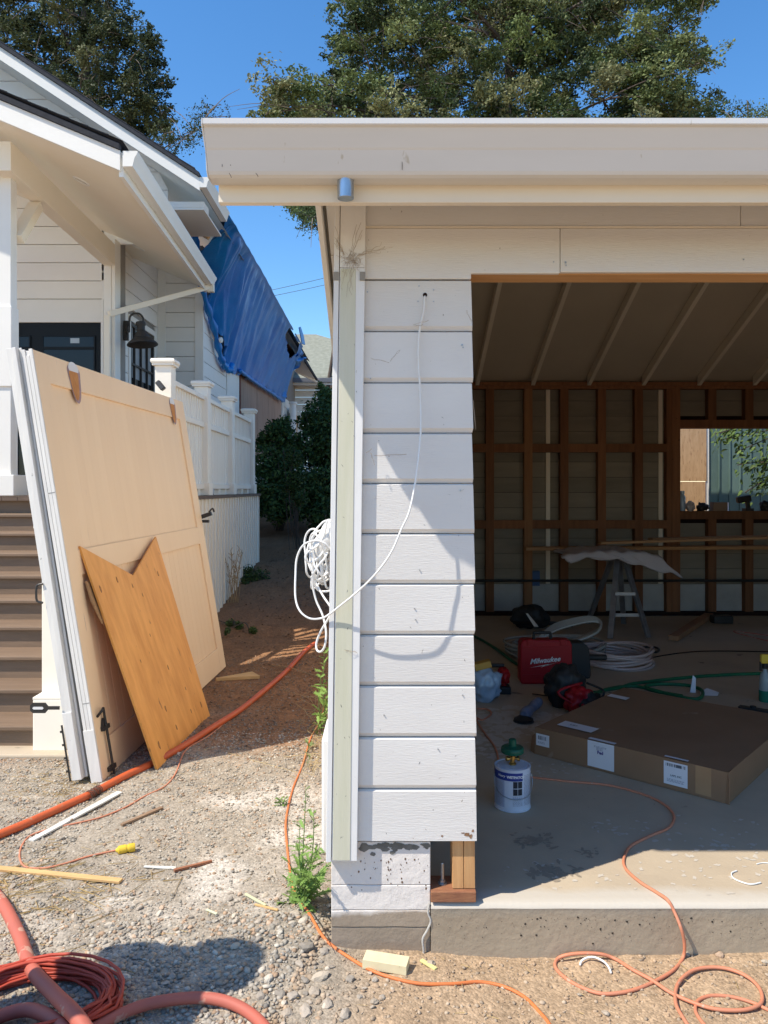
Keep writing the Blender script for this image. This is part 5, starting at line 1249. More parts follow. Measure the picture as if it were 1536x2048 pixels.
bush('shrub', 'tall dark shrub beside the garage corner with lighter tips', g_(640, 15), [B(640, 830, 15.4, .40), B(655, 900, 15, .48), B(625, 900, 15, .42), B(612, 980, 14.4, .40), B(645, 980, 14.4, .45), B(655, 800, 15.8, .25), B(620, 850, 15.6, .28), B(640, 1030, 14, .32), B(668, 860, 15, .5), B(668, 960, 15, .5)], 12000, DG, .085, 4, stems=30)
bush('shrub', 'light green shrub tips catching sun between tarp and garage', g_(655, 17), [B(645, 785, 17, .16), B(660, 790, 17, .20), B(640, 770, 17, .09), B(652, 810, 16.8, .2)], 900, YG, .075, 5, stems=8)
bush('young_tree', 'slim young plant with a bare stem in front of the dark shrubs', g_(592, 12.6), [B(592, 960, 12.6, .20), B(585, 915, 12.6, .18), B(600, 995, 12.5, .16), B(578, 985, 12.7, .14)], 1500, [(.05, .09, .022), (.07, .11, .03), (.035, .065, .02)], .06, 7, cat='plant', stems=12)
bush('ground_plant', 'low green plants growing at the far end of the deck skirt', g_(505, 10.6), [B(500, 1160, 10.4, .14), B(520, 1155, 10.6, .16), B(485, 1170, 10.2, .12), B(497, 1140, 10.4, .08)], 1300, [(.07, .12, .03), (.10, .13, .035), (.05, .08, .03)], .04, 8, cat='plant', stems=10)
bush('ground_plant', 'small green sprigs on the soil just behind the barn door', g_(465, 8.3), [B(462, 1248, 8.3, .06), B(477, 1252, 8.2, .05), B(455, 1262, 8.0, .04), B(505, 1262, 8.1, .05)], 420, [(.10, .15, .04), (.08, .13, .04)], .035, 9, cat='plant', stems=6)
b = MB(); rr = random.Random(77)
for k in range(14):
    x0 = rr.uniform(455, 478); q = [P(x0, 1210, 9.2), P(x0+rr.uniform(-6, 8), 1170, 9.2), P(x0+rr.uniform(-10, 14), rr.uniform(1095, 1150), 9.2)]; q[0].z = gz(q[0].x, 9.2); b.tube(spline(q, 4), .004, 4, cap=False)
    for j in range(6): c_ = q[1].lerp(q[2], rr.random()); b.tube([c_, c_+Vector((rr.uniform(-.04, .04), 0, rr.uniform(0, .05)))], .003, 4)
tag(b.build('dry_weed', mDryStem), 'thin dry weed stalks against the white deck skirt', 'weed')

# ------------------------------------------------------------------ white cable on the garage wall
WALLP = [((850, 592), .002), ((847, 625), .012), ((840, 655), .014), ((837, 700), .018), ((838, 740), .020), ((841, 790), .022), ((842, 850), .035), ((838, 910), .055), ((829, 975), .075), ((818, 1025), .088), ((803, 1058), .094), ((785, 1100), .10), ((762, 1135), .10), ((735, 1165), .088), ((705, 1192), .072), ((680, 1212), .052), ((662, 1226), .040), ((645, 1236), .035), ((620, 1237), .03), ((600, 1222), .02), ((591, 1195), .0), ((591, 1150), -.02), ((594, 1115), -.03), ((607, 1090), -.02), ((630, 1081), .0), ((648, 1086), .01), ((660, 1098), .0)]
cb_ = thing('white_cable', 'white cable drooping across the siding from the drilled hole to the bundle', 'cable', P(760, 1150, YF))
MB().tube(spline([P(px, py, YF-.0035-q) for (px, py), q in WALLP], 7), .0034, 8).build('cable_run', mCable, cb_, smooth_='all')
cbu = thing('cable_bundle', 'tangled white cable bundle hanging on the left side of the garage corner', 'cable', P(640, 1150, 2.62))
rr = random.Random(17); b = MB()
for k in range(11):
    cxp = rr.uniform(636, 662); cyp = rr.uniform(1095, 1125); w_ = rr.uniform(10, 26); h_ = rr.uniform(38, 62); dd = rr.uniform(2.60, 2.70); an = rr.uniform(-.35, .5); pts = []
    for i in range(26):
        a = i/25*6.283*1.05; x_ = w_*math.cos(a); y_ = h_*math.sin(a); pts.append(P(cxp+x_*math.cos(an)-y_*math.sin(an)+rr.uniform(-1, 1), cyp+y_*math.cos(an)+x_*math.sin(an), dd+.02*math.sin(a*2)))
    b.tube(spline(pts, 3), .0036, 7)
b.build('coil', mCable, cbu, smooth_='all')
for pts in ([(655, 1040), (648, 1070), (636, 1090), (622, 1100), (612, 1108), (612, 1120), (622, 1125), (640, 1112), (652, 1095)], [(628, 1120), (626, 1140), (632, 1165), (645, 1190), (655, 1205), (664, 1218)], [(664, 1180), (650, 1183), (636, 1180), (628, 1165), (625, 1145)],
            [(630, 1140), (625, 1165), (632, 1200), (645, 1230), (652, 1262), (650, 1290), (642, 1303), (634, 1300), (633, 1285), (642, 1262), (655, 1240), (662, 1228)], [(656, 1145), (645, 1155), (634, 1160), (628, 1150), (634, 1135), (648, 1118), (655, 1105)]):
    MB().tube(spline([P(x, y, 2.60+.02*math.sin(i)) for i, (x, y) in enumerate(pts)], 7), .0036, 8).build('cable_loop', mCable, cbu, smooth_='all')
b = MB(); rows = []
for i in range(9):
    r_ = []
    for j in range(14):
        a = j/13*6.283; v = i/8; w_ = .006+.03*math.sin(v*3.0)**.8
        c_ = P(662-26*v, 1045+78*v, 2.64); r_.append((c_.x+w_*math.cos(a)*(1+.2*math.sin(a*5+i)), c_.y+w_*.7*math.sin(a), c_.z+.004*math.sin(a*7)))
    rows.append(r_)
b.grid(rows); b.build('wrapped_plastic', M('translucent_wrap', (.70, .69, .66), (.55, .54, .52), scale=40, rough=.25, spec=.6, bump=.003), cbu, smooth_='all')
# dusty cobweb in the corner under the eave
cw = thing('cobweb', 'dusty cobweb clump in the corner where the trim meets the eave', 'cobweb', P(705, 520, YF-.03)); b = MB(); rr = random.Random(6)
def strand(a, b_, n_=6, j=.004, r=.0005):
    A = P(*a, YF-.031); B_ = P(*b_, YF-.031); pp = [A.lerp(B_, i/n_)+Vector((rr.gauss(0, j), rr.uniform(-.004, .002), rr.gauss(0, j))) for i in range(n_+1)]; b.tube(spline(pp, 3), r, 3, cap=False)
for k in range(26): strand((rr.gauss(705, 9), rr.gauss(520, 7)), (rr.gauss(705, 16), rr.gauss(520, 12)), 5, .005, .0004)
for k in range(7): strand((715, 512), (rr.uniform(740, 790), rr.uniform(488, 505)), 7, .0045, .00045)
for k in range(6): strand((688, 510), (rr.uniform(668, 682), rr.uniform(455, 490)), 6, .003)
for k in range(4): strand((700, 515), (rr.uniform(705, 725), rr.uniform(445, 470)), 6, .003)
for k in range(9): strand((rr.gauss(702, 6), 524), (rr.gauss(702, 9), rr.uniform(540, 600)), 6, .003, .0004)
b.build('web', mWeb, cw, kind='stuff')
b = MB()
for a_, c_ in (((826, 650), (858, 640)), ((828, 652), (845, 650)), ((742, 717), (778, 725)), ((733, 905), (744, 898)), ((748, 912), (812, 909)), ((780, 722), (800, 700)), ((932, 622), (944, 645)), ((947, 800), (951, 858)), ((740, 905), (749, 930)), ((690, 1300), (715, 1305))): 
    for q in range(2): strand(a_, c_, 5, .0014, .0005)
b.build('loose_thread', mWeb, cw, kind='stuff')

# ------------------------------------------------------------------ weeds at the corner
def weed(name, label, base, stems, seed, col, cat='weed'):
    rs = random.Random(seed); t_ = thing(name, label, cat, base); sm = MB(); data = []
    for (top, nl, ls) in stems:
        a = Vector(base)+Vector((rs.gauss(0, .02), rs.gauss(0, .02), 0)); b_ = Vector(top); pp = spline([a, a.lerp(b_, .5)+Vector((rs.gauss(0, .012), rs.gauss(0, .012), .01)), b_], 8)
        sm.tube(pp, .003, 5, rr=[.0034*(1-.7*i/(len(pp)-1)) for i in range(len(pp))])
        for k in range(nl):
            f = (k+.5)/nl; p_ = pp[int(f*(len(pp)-1))]; an = rs.uniform(0, 6.3); L_ = ls*(1-.55*f)*rs.uniform(.7, 1.3)
            d_ = Vector((math.cos(an), math.sin(an), rs.uniform(-.1, .9))).normalized(); nn = Vector((0, 0, 1))+Vector((rs.gauss(0, .4), rs.gauss(0, .4), 0)); v_ = rs.uniform(.75, 1.25); c = tuple(x*v_ for x in col)
            mid_ = p_+d_*L_*.5
            data.append((tuple(mid_), tuple(d_), tuple(nn), L_, L_*.24, c))
            sdv = d_.cross(nn).normalized()
            for u in (-.25, .0, .22):                     # pointed lobes on either side
                for sg in (-1, 1):
                    dl_ = (d_*.8+sdv*sg).normalized(); data.append((tuple(mid_+d_*L_*u+dl_*L_*.13), tuple(dl_+Vector((0, 0, rs.gauss(0, .2)))), tuple(nn), L_*.30, L_*.10, c))
    sm.build('stems', mStem, t_, kind='stuff'); leaf_mesh('leaves', t_, data); return t_
GW = (.20, .32, .08)
wb_ = G(610, 1800)
weed('tall_weed', 'tall leafy green weed growing against the foundation corner of the garage', wb_,
     [(P(612, 1570, 2.75), 22, .055), (P(628, 1620, 2.72), 18, .065), (P(640, 1690, 2.66), 14, .085), (P(655, 1730, 2.62), 12, .085), (P(595, 1690, 2.7), 14, .085), (P(575, 1720, 2.7), 12, .085), (P(620, 1720, 2.55), 14, .09), (P(648, 1760, 2.58), 12, .085), (P(590, 1770, 2.55), 10, .08), (P(605, 1830, 2.5), 8, .06), (P(632, 1700, 2.8), 14, .08), (P(600, 1640, 2.85), 12, .06)], 5, GW)
weed('tall_weed', 'green leafy plant in the sun right behind the garage corner', G(650, 1470),
     [(P(648, 1300, 4.2), 14, .10), (P(658, 1330, 4.2), 12, .11), (P(640, 1350, 4.25), 10, .09), (P(655, 1380, 4.2), 12, .10), (P(662, 1290, 4.3), 12, .10), (P(652, 1420, 4.2), 8, .08)], 6, (.22, .34, .08))
weed('small_weed', 'tiny green weed on the gravel beside the orange cord', G(563, 1612), [(P(560, 1598, 3.75), 8, .04), (P(570, 1600, 3.75), 7, .04), (P(552, 1606, 3.75), 6, .035)], 7, GW)
weed('small_weed', 'small dandelion like weed behind the garage corner', G(612, 1500), [(P(606, 1484, 4.5), 6, .05), (P(620, 1492, 4.5), 6, .05), (P(615, 1530, 4.3), 5, .03)], 8, (.24, .32, .12))
b = MB(); rr = random.Random(41)
for k in range(60):
    x0 = rr.uniform(612, 652); y0 = rr.uniform(1400, 1560); a = G(x0, y0, .0); b.tube(spline([a, a+Vector((rr.gauss(0, .05), rr.gauss(0, .05), rr.uniform(.02, .09))), a+Vector((rr.gauss(0, .12), rr.gauss(0, .1), rr.uniform(.0, .12)))], 4), .0012, 3, cap=False)
tag(b.build('dry_grass', M('dry_grass', (.50, .38, .18), (.36, .26, .12), rough=.8), None, kind='stuff'), 'dry tan grass behind the garage corner', 'grass')
q = thing('foundation_stub', 'white painted end of the side foundation poking out behind the corner', 'foundation', G(647, 1570, 0)); p = P(644, 1572, 3.3)
MB().box(p.x-.002, -.181, 3.3, 3.6, -.2, EYE+(HOR-1478)/FPX*3.3).build('stub', mTrim, q, bevel=.01)

# ------------------------------------------------------------------ things in the garage
# cardboard box
A = S0(1070, 1508, 0); Bq = S0(1457, 1609, 0); A.z = Bq.z = .001
ux = (Bq-A).normalized(); uy = Vector((-ux.y, ux.x, 0)); BW = (Bq-A).length; BD = 1.08; BH = .14
def BX(u, v, z_): return A+ux*u+uy*v+Vector((0, 0, z_))
cbx = thing('cardboard_box', 'large flat taped cardboard carton with shipping labels lying on the garage slab', 'box', BX(BW/2, BD/2, 0))
bm_ = MB(); rows = []
n = 16
for j in range(n+1):
    r_ = []
    for i in range(n+1):
        u = i/n*BW; v = j/n*BD; sag = -.010*math.sin(math.pi*i/n)*math.sin(math.pi*j/n)+.005*mnoise.noise(Vector((u*4, v*4, 0)))*min(1, 4*min(i, j, n-i, n-j)/n); r_.append(BX(u, v, BH+sag))
    rows.append(r_)
bm_.grid(rows); bm_.build('lid', mCard, cbx, smooth_='all')
bm_ = MB()
for (a, b_) in (((0, 0), (BW-.004, 0)), ((BW, 0.004), (BW, BD)), ((BW, BD), (0, BD)), ((0, BD), (0, 0.006))):
    p0 = BX(*a, 0); p1 = BX(*b_, 0); nn = Vector((-(p1-p0).y, (p1-p0).x, 0)).normalized()*.004
    bm_.prism([p0, p1, p1+Vector((0, 0, BH)), p0+Vector((0, 0, BH))], nn)
bm_.build('wall', mCard, cbx)
MB().prism([BX(BW-.012, -.003, .003), BX(BW+.006, -.012, .002), BX(BW+.006, -.012, BH-.02), BX(BW-.004, -.003, BH-.004)], ux*.003).build('corner_flap', mCard, cbx)
MB().prism([BX(-.045, .03, .0), BX(-.002, -.0, .0), BX(-.002, .0, BH*.75), BX(-.03, .02, BH*.6)], ux*.003).build('corner_flap', mCard, cbx)
def fl(u0, u1, z0, z1, m, e=.0015, tilt=0, name='label'):        # on the front face
    return MB().quad(BX(u0, -e, z0+tilt), BX(u1, -e, z0), BX(u1, -e, z1), BX(u0, -e, z1+tilt)).build(name, m, cbx)
def tl(u0, u1, v0, v1, m, e=.006, name='label'):
    b = MB(); rws = []
    for j in range(5):
        rws.append([BX(u0+(u1-u0)*i/6, v0+(v1-v0)*j/4, BH+e-.010*math.sin(math.pi*(u0+(u1-u0)*i/6)/BW)*math.sin(math.pi*(v0+(v1-v0)*j/4)/BD)) for i in range(7)])
    return b.grid(rws).build(name, m, cbx)
fl(.30, .44, .012, BH+.0, mLabel); fl(.685, .795, .022, .128, mLabel); fl(.008, .085, .050, .112, mLabel)
tl(.30, .44, .0, .03, mLabel, .0065); tl(.685, .795, .0, .02, mLabel, .0065)
tl(.075, .27, .095, .19, mLabel, .0075); tl(.02, .14, .80, .86, mLabel, .0075)
MB().prism([BX(.02, -.0012, .0), BX(.95, -.0012, .0), BX(.95, -.0012, .001), BX(.02, -.0012, .001)], (0, 0, .001)).build('seam', mTape, cbx)
fl(.83, .90, .012, BH, mTape, .001, name='tape'); 
def bars(u0, u1, z0, z1, n_, seed, e=.0022, vert=True, m=mInk):
    rs = random.Random(seed); b = MB(); w_ = (u1-u0)/n_
    for i in range(n_):
        if rs.random() < .55 or not vert:
            if vert: b.quad(BX(u0+i*w_, -e, z0), BX(u0+(i+.75)*w_, -e, z0), BX(u0+(i+.75)*w_, -e, z1), BX(u0+i*w_, -e, z1))
    return b.build('barcode', m, cbx)
def lines(u0, u1, z0, z1, n_, seed, e=.0022, m=mInkGrey):
    rs = random.Random(seed); b = MB(); h = (z1-z0)/n_
    for i in range(n_): 
        x_ = u0
        while x_ < u1-.004:
            w_ = rs.uniform(.004, .012); b.quad(BX(x_, -e, z0+i*h), BX(min(u1, x_+w_), -e, z0+i*h), BX(min(u1, x_+w_), -e, z0+(i+.5)*h), BX(x_, -e, z0+(i+.5)*h)); x_ += w_+.003
    return b.build('small_print', m, cbx)
bars(.695, .785, .106, .120, 44, 1); lines(.70, .78, .036, .052, 3, 5); bars(.020, .070, .082, .102, 30, 3); lines(.018, .06, .062, .074, 2, 4); bars(.345, .385, .098, .112, 22, 6, m=mInkGrey); lines(.335, .405, .112, .122, 2, 7)
def text(s_, size, org, ux_, uy_, m, parent, name='lettering', shear=0, bold=0, align='CENTER', wrap=None):
    cu = bpy.data.curves.new(name, 'FONT'); cu.body = s_; cu.size = size; cu.align_x = align; cu.shear = shear; cu.offset = bold; cu.resolution_u = 2
    o = bpy.data.objects.new(name, cu); C.objects.link(o); bpy.context.view_layer.update()
    me = bpy.data.meshes.new_from_object(o.evaluated_get(bpy.context.evaluated_depsgraph_get())); bpy.data.objects.remove(o)
    b = MB()
    for v in me.vertices:
        b.v.append(wrap(v.co.x, v.co.y) if wrap else Vector(org)+Vector(ux_)*v.co.x+Vector(uy_)*v.co.y)
    b.f = [tuple(p.vertices) for p in me.polygons]
    return b.build(name, m, parent)
text('Fed', .022, BX(.352, -.0026, .082), ux, (0, 0, 1), mPurple, cbx, bold=.0008, align='LEFT')
text('LAPS, INC', .012, BX(.742, -.0026, .062), ux, (0, 0, 1), mInk, cbx, bold=.0002)
text('1/21', .026, BX(.15, .13, BH+.0095), ux, uy, mInk, cbx, bold=.0004)
# gallon can with a gas fitting and green cap on it
can = thing('paint_can', 'blue and white gallon can standing on the slab beside the pillar', 'can', S0(1025, 1620, 0))
cc = S0(1025, 1612, .0); cc.z = .001; cr = .078; chh = .182
MB().lathe(cc, [(cr, 0), (cr+.0015, .002), (cr+.0015, .005), (cr-.001, .007), (cr-.001, chh-.006), (cr+.0015, chh-.004), (cr+.0015, chh), (cr-.004, chh+.001), (cr-.006, chh-.004), (cr-.014, chh-.004), (cr-.016, chh-.001), (0, chh-.001)], 40).build('can_body', mCanWhite, can, smooth_=True)
def onc(a, h, e=.0006): return Vector((cc.x+(cr+e)*math.sin(a), cc.y-(cr+e)*math.cos(a), cc.z+h))
def cpatch(a0, a1, h0, h1, m, e=.0006, name='label_panel'):
    n_ = max(2, int(abs(a1-a0)/.12)+1); b = MB(); b.grid([[onc(a0+(a1-a0)*i/n_, h0, e), onc(a0+(a1-a0)*i/n_, h1, e)] for i in range(n_+1)]); return b.build(name, m, can, smooth_='all')
cpatch(-1.9, .42, .136, .170, mCanBlue); cpatch(.42, 1.8, .136, .170, mCanWhite, .0005); cpatch(-1.9, -.62, .020, .1355, M('can_pale_blue', (.40, .46, .62), rough=.35)); cpatch(-.13, .38, .075, .134, mInk, .0008); cpatch(.115, .135, .075, .134, mCanWhite, .0011); cpatch(-.13, .38, .103, .1055, mCanWhite, .0011)
rs = random.Random(3)
b = MB()
for a0, a1, h0, h1 in ((-1.3, -.7, .03, .125), (.5, 1.3, .03, .16), (-.15, .40, .03, .07)):
    h = h0
    while h < h1:
        aa = a0
        while aa < a1: w_ = rs.uniform(.03, .12); b.quad(onc(aa, h, .0013), onc(min(a1, aa+w_), h, .0013), onc(min(a1, aa+w_), h+.0022, .0013), onc(aa, h+.0022, .0013)); aa += w_+.03
        h += .0055
b.build('small_print', mInkGrey, can)
text('WETPATCH', .0145, (0, 0, 0), (1, 0, 0), (0, 0, 1), mWhiteInk, can, bold=.0008, wrap=lambda x, y: onc(.02+x/cr, .148+y, .0016))
text('Henry', .014, (0, 0, 0), (1, 0, 0), (0, 0, 1), mWhiteInk, can, bold=.0004, wrap=lambda x, y: onc(-.80+x/cr, .150+y, .0016), shear=.2)
for s_ in (-1, 1): p = onc(s_*1.45, .14, .002); MB().lathe(p, [(.008, 0), (.006, .004)], 10, (s_, -.1, 0)).build('handle_ear', mBolt, can)
MB().tube(spline([onc(-1.45, .14, .006), onc(-1.2, .10, .008), onc(-.7, .072, .008), onc(0, .060, .008), onc(.7, .068, .008), onc(1.2, .10, .008), onc(1.45, .14, .006)], 6), .0014, 6).build('wire_handle', mBolt, can, smooth_='all')
gf_ = thing('gas_fitting', 'brass valve with a green round cap standing on top of the gallon can', 'valve', cc+Vector((0, 0, chh)))
t0 = cc+Vector((.0, 0, chh+.0005))
MB().lathe(t0, [(.016, 0), (.016, .006), (.010, .010), (.010, .022), (.015, .024), (.015, .038), (.009, .042), (.009, .06)], 16).build('valve_stem', mBrass, gf_, smooth_=True)
for s_ in (-1, 1): MB().lathe(t0+Vector((s_*.010, -.004, .026)), [(.006, 0), (.006, .008), (.011, .010), (.011, .020), (.007, .022)], 12, (s_, -.25, .1)).build('valve_port', mBrass, gf_, smooth_=True)
MB().lathe(t0+Vector((0, 0, .05)), [(.03, 0), (.047, .002), (.050, .006), (.050, .022), (.046, .027), (.022, .03), (.017, .034), (.017, .058), (.013, .062)], 28).build('cap', mGreenCap, gf_, smooth_=True)
# red tool case
tc0 = S0(1040, 1369, 0)
tcs = thing('tool_case', 'red plastic tool case with white script lettering standing behind the carton', 'case', (tc0.x+.19, tc0.y+.06, 0))
x0, x1, yT, h = tc0.x, tc0.x+.375, tc0.y, .315
b = MB(); b.prism([(x0+.012, yT, .001), (x1-.012, yT, .001), (x1, yT, .03), (x1-.004, yT, h-.03), (x1-.02, yT, h), (x0+.02, yT, h), (x0+.004, yT, h-.03), (x0, yT, .03)], (0, .12, 0)); b.build('case_shell', mRed, tcs, bevel=.012)
for zz in (.06, h-.055): box('rib', mRed, tcs, x0+.02, x1-.02, yT-.004, yT+.002, zz, zz+.012, bevel=.002)
for xx in (x0+.05, x1-.09): box('clasp', mRed, tcs, xx, xx+.045, yT-.008, yT+.03, h-.035, h+.006, bevel=.004)
b = MB(); xm = (x0+x1)/2-.02; b.tube(spline([(xm-.06, yT+.05, h-.01), (xm-.06, yT+.05, h+.035), (xm-.045, yT+.05, h+.045), (xm+.045, yT+.05, h+.045), (xm+.06, yT+.05, h+.035), (xm+.06, yT+.05, h-.01)], 4), .011, 8); b.build('handle', mBlackPl, tcs, smooth_='all')
text('Milwaukee', .050, (xm+.01, yT-.0046, h*.5), (1, 0, .10), (0, 0, 1), mWhiteInk, tcs, shear=.3, bold=.0012)
MB().quad((xm-.10, yT-.0046, h*.5-.038), (xm+.04, yT-.0046, h*.5-.010), (xm+.02, yT-.0046, h*.5-.024), (xm+.10, yT-.0046, h*.5+.002), (xm-.02, yT-.0046, h*.5-.034), (xm-.0, yT-.0046, h*.5-.022)).build('lightning_bolt', mWhiteInk, tcs)
bc = thing('tool_case', 'black plastic tool case standing right of the red one', 'case', (x1+.09, yT+.2, 0))
b = MB(); b.prism([(x1+.01, yT+.15, .001), (x1+.165, yT+.15, .001), (x1+.175, yT+.15, .03), (x1+.16, yT+.15, .23), (x1+.12, yT+.15, .265), (x1+.01, yT+.15, .265)], (0, .15, 0)); b.build('case_shell', mBlackPl, bc, bevel=.014)
b = MB(); b.tube([(x1+.16, yT+.2, .15), (x1+.30, yT+.22, .145)], .022, 10); b.build('handle', mBlackPl, bc)
# red and black power tool pile (a bag shaped body with straps)
pb_ = thing('tool_bag', 'black and red tool bag slumped between the red case and the carton', 'bag', S0(1140, 1425, 0))
def lump(name, c, r3, m, parent, seed, amp=.3, fr=2.2, sub=4):
    bm = bmesh.new(); bmesh.ops.create_icosphere(bm, subdivisions=sub, radius=1); b = MB(); off = Vector((seed*3.3, 0, 0))
    for v in bm.verts:
        q = 1+amp*mnoise.noise(v.co*fr+off)+amp*.4*mnoise.noise(v.co*fr*3+off); b.v.append(Vector(c)+Vector((v.co.x*r3[0], v.co.y*r3[1], max(v.co.z, -.85)*r3[2]))*q)
    b.f = [tuple(v.index for v in f.verts) for f in bm.faces]; bm.free(); return b.build(name, m, parent, smooth_='all')
c_ = S0(1135, 1420, 0); lump('bag_body', (c_.x, c_.y+.1, .12), (.13, .11, .14), mBlackPl, pb_, 1)
c_ = S0(1160, 1428, 0); lump('bag_pocket', (c_.x, c_.y+.03, .08), (.09, .07, .085), mRed, pb_, 2, .35)
lump('bag_pocket', (c_.x+.06, c_.y+.02, .06), (.08, .07, .07), mBlackPl, pb_, 3, .4)
for k in range(2): rr = random.Random(k); MB().tube(spline([c_+Vector((rr.gauss(-.05, .08), .05, .18)), c_+Vector((rr.gauss(0, .1), -.02, .14)), c_+Vector((rr.gauss(.05, .1), -.03, .05))], 5), .008, 6).build('strap', mBlackPl if k % 2 else mRed, pb_, smooth_='all')
gr = thing('angle_grinder', 'dusty blue grey angle grinder lying on the slab before the red case', 'grinder', S0(1060, 1425, 0))
a = S0(1050, 1428, .045); a.z = .045; b_ = S0(1095, 1388, .06); b_.z = .065; dx = (b_-a).normalized(); mGr = M('grinder_dusty_blue', (.12, .15, .24), (.25, .25, .28), scale=20, rough=.6)
MB().lathe(a, [(.02, -.02), (.034, .0), (.036, .05), (.030, .06), (.027, .10), (.030, .17), (.034, .21), (.030, .26), (.022, .27)], 18, dx).build('grinder_body', mGr, gr, smooth_=True)
MB().lathe(a-dx*.0+Vector((-.01, -.01, -.035)), [(.02, 0), (.055, .002), (.058, .01), (.04, .02), (.025, .03)], 22).build('guard', mBlackPl, gr, smooth_=True)
MB().lathe(a+Vector((-.01, -.01, -.041)), [(.062, 0), (.062, .003)], 26).build('disc', mMet := M('grinding_disc', (.10, .09, .08), rough=.8), gr)
MB().tube(spline([b_+dx*.02, b_+Vector((.05, .06, -.03)), b_+Vector((.04, .14, -.055)), b_+Vector((-.06, .2, -.058))], 6), .004, 6).build('power_lead', mBlackPl, gr)
rt_ = thing('red_tool', 'red cordless tool standing behind the pale plastic bag', 'tool', S0(1005, 1390, 0)); c_ = S0(1008, 1388, 0)
lump('tool_body', (c_.x, c_.y+.03, .12), (.045, .08, .06), mRed, rt_, 4, .2); box('battery', mBlackPl, rt_, c_.x-.03, c_.x+.045, c_.y-.02, c_.y+.08, .001, .05, bevel=.006); box('grip', mRed, rt_, c_.x-.015, c_.x+.02, c_.y+.01, c_.y+.05, .05, .12, bevel=.006)
MB().tube([(c_.x-.09, c_.y+.06, .18), (c_.x+.01, c_.y+.06, .18)], .014, 8).build('top_handle', mBlackPl, rt_)
pg_ = thing('plastic_bag', 'pale blue plastic bag of supplies on the slab behind the pillar', 'bag', S0(968, 1410, 0)); c_ = S0(968, 1408, 0); lump('bag', (c_.x, c_.y+.09, .105), (.115, .09, .12), mBag, pg_, 5, .35, 2.6)
q = thing('yellow_sponge', 'yellow orange packet lying on top of the plastic bag', 'packet', (c_.x, c_.y+.1, .22)); b = MB(); b.obox((c_.x-.0, c_.y+.08, .235), Vector((1, 0, .25)).normalized(), Vector((0, 1, 0)), Vector((-.25, 0, 1)).normalized(), .055, .04, .022); b.build('packet', M('packet_yellow', (.62, .36, .08), rough=.6), q, bevel=.006)
# coils of tubing
def coil3(name, label, c, ra, rb, n_, m, seed, r=.012, th=.10):
    rs = random.Random(seed); pts = []
    for k in range(n_*24):
        tt = k/24; a = 6.2832*tt; q = random.Random(int(tt)+seed*50); ra_ = ra*(1-.16*q.random()); rb_ = rb*(1-.16*q.random()); pts.append(Vector((c[0]+ra_*math.cos(a)+.02*(q.random()-.5), c[1]+rb_*math.sin(a), .014+th*(int(tt)/n_)+.012*math.sin(a*2+tt)+c[2])))
    return tag(MB().tube(pts, r, 7).build(name, m, None, smooth_='all'), label, 'coil')
c_ = S0(1085, 1285, 0); coil3('tubing_coil', 'wide coil of clear tubing lying on the slab behind the red case', (c_.x+.0, 6.45, 0), .42, .42, 8, mTubing, 1, th=.10)
c_ = S0(1195, 1300, 0); coil3('tubing_coil', 'smaller pinkish coil of tubing right of the clear one', (c_.x+.0, 6.15, 0), .30, .30, 8, mTubingP, 2, r=.011, th=.12)
c_ = P(1140, 1262, 6.4); rs = random.Random(4); b = MB()
for k in range(7): b.tube(spline([c_+Vector((-.26, .02, -.09+.004*k)), c_+Vector((-.1, .05+.01*k, -.0+.006*k)), c_+Vector((.17, .05+.01*k, .07+.005*k)), c_+Vector((.26, .02, .05+.004*k)), c_+Vector((.18, -.05-.01*k, .0)), c_+Vector((-.05, -.06-.01*k, -.07)), c_+Vector((-.26, .02, -.09+.004*k))], 6), .011, 6)
tag(b.build('tubing_coil', mTubing, None, smooth_='all'), 'tight bundle of clear tubing resting across the two coils', 'coil')
hm = thing('black_helmet', 'black helmet with a painted pale glint lying near the back wall', 'helmet', S0(1062, 1255, 0)); c_ = S0(1060, 1255, 0); lump('helmet_shell', (c_.x, c_.y, .11), (.19, .14, .12), mBlackPl, hm, 6, .25)  # a black helmet, holds no lamp
b = MB(); b.prism([P(1052, 1227, 7.45), P(1056, 1227, 7.45), P(1075, 1250, 7.35), P(1077, 1254, 7.35), P(1068, 1253, 7.35)], (0, .02, 0)); b.build('lens', M('pale_glint_stripe', (.85, .83, .75), rough=.1), hm)  # pale stripe, a bright glint painted onto the helmet
b = MB(); b.tube([(c_.x+.15, c_.y, .05), (c_.x+.42, c_.y-.05, .03)], .02, 8); b.build('side_bar', mBlackPl, hm)
# green hose
path3 = lambda name, label, pts, r, m, cat='hose': tag(MB().tube(spline([S0(x, y, r) for x, y in pts], 7), r, 8).build(name, m, None, smooth_='all'), label, cat)
path3('green_hose', 'green hose looping on the slab behind the cardboard carton', [(1620, 1350), (1536, 1347), (1440, 1350), (1350, 1357), (1290, 1364), (1262, 1368), (1240, 1375), (1210, 1380), (1190, 1385), (1170, 1384), (1178, 1392), (1215, 1378), (1262, 1372), (1300, 1378), (1345, 1390), (1390, 1398), (1405, 1390), (1400, 1378), (1370, 1370), (1320, 1368), (1290, 1373), (1310, 1382), (1365, 1392)], .012, mGreenHose)
path3('green_hose', 'green hose crossing the slab left of the red tool case', [(935, 1268), (958, 1277), (990, 1296), (1015, 1315), (1040, 1332), (1062, 1342)], .012, mGreenHose)
path3('floor_cord', 'dark cord lying across the middle of the garage floor', [(1210, 1325), (1275, 1322), (1320, 1312), (1380, 1304), (1440, 1302), (1560, 1304)], .005, mNearBlack, 'cord')
path3('floor_cord', 'thin reddish cord loop on the slab at the far right', [(1545, 1272), (1500, 1266), (1468, 1262), (1480, 1268), (1545, 1284)], .004, mHosePink, 'cord')
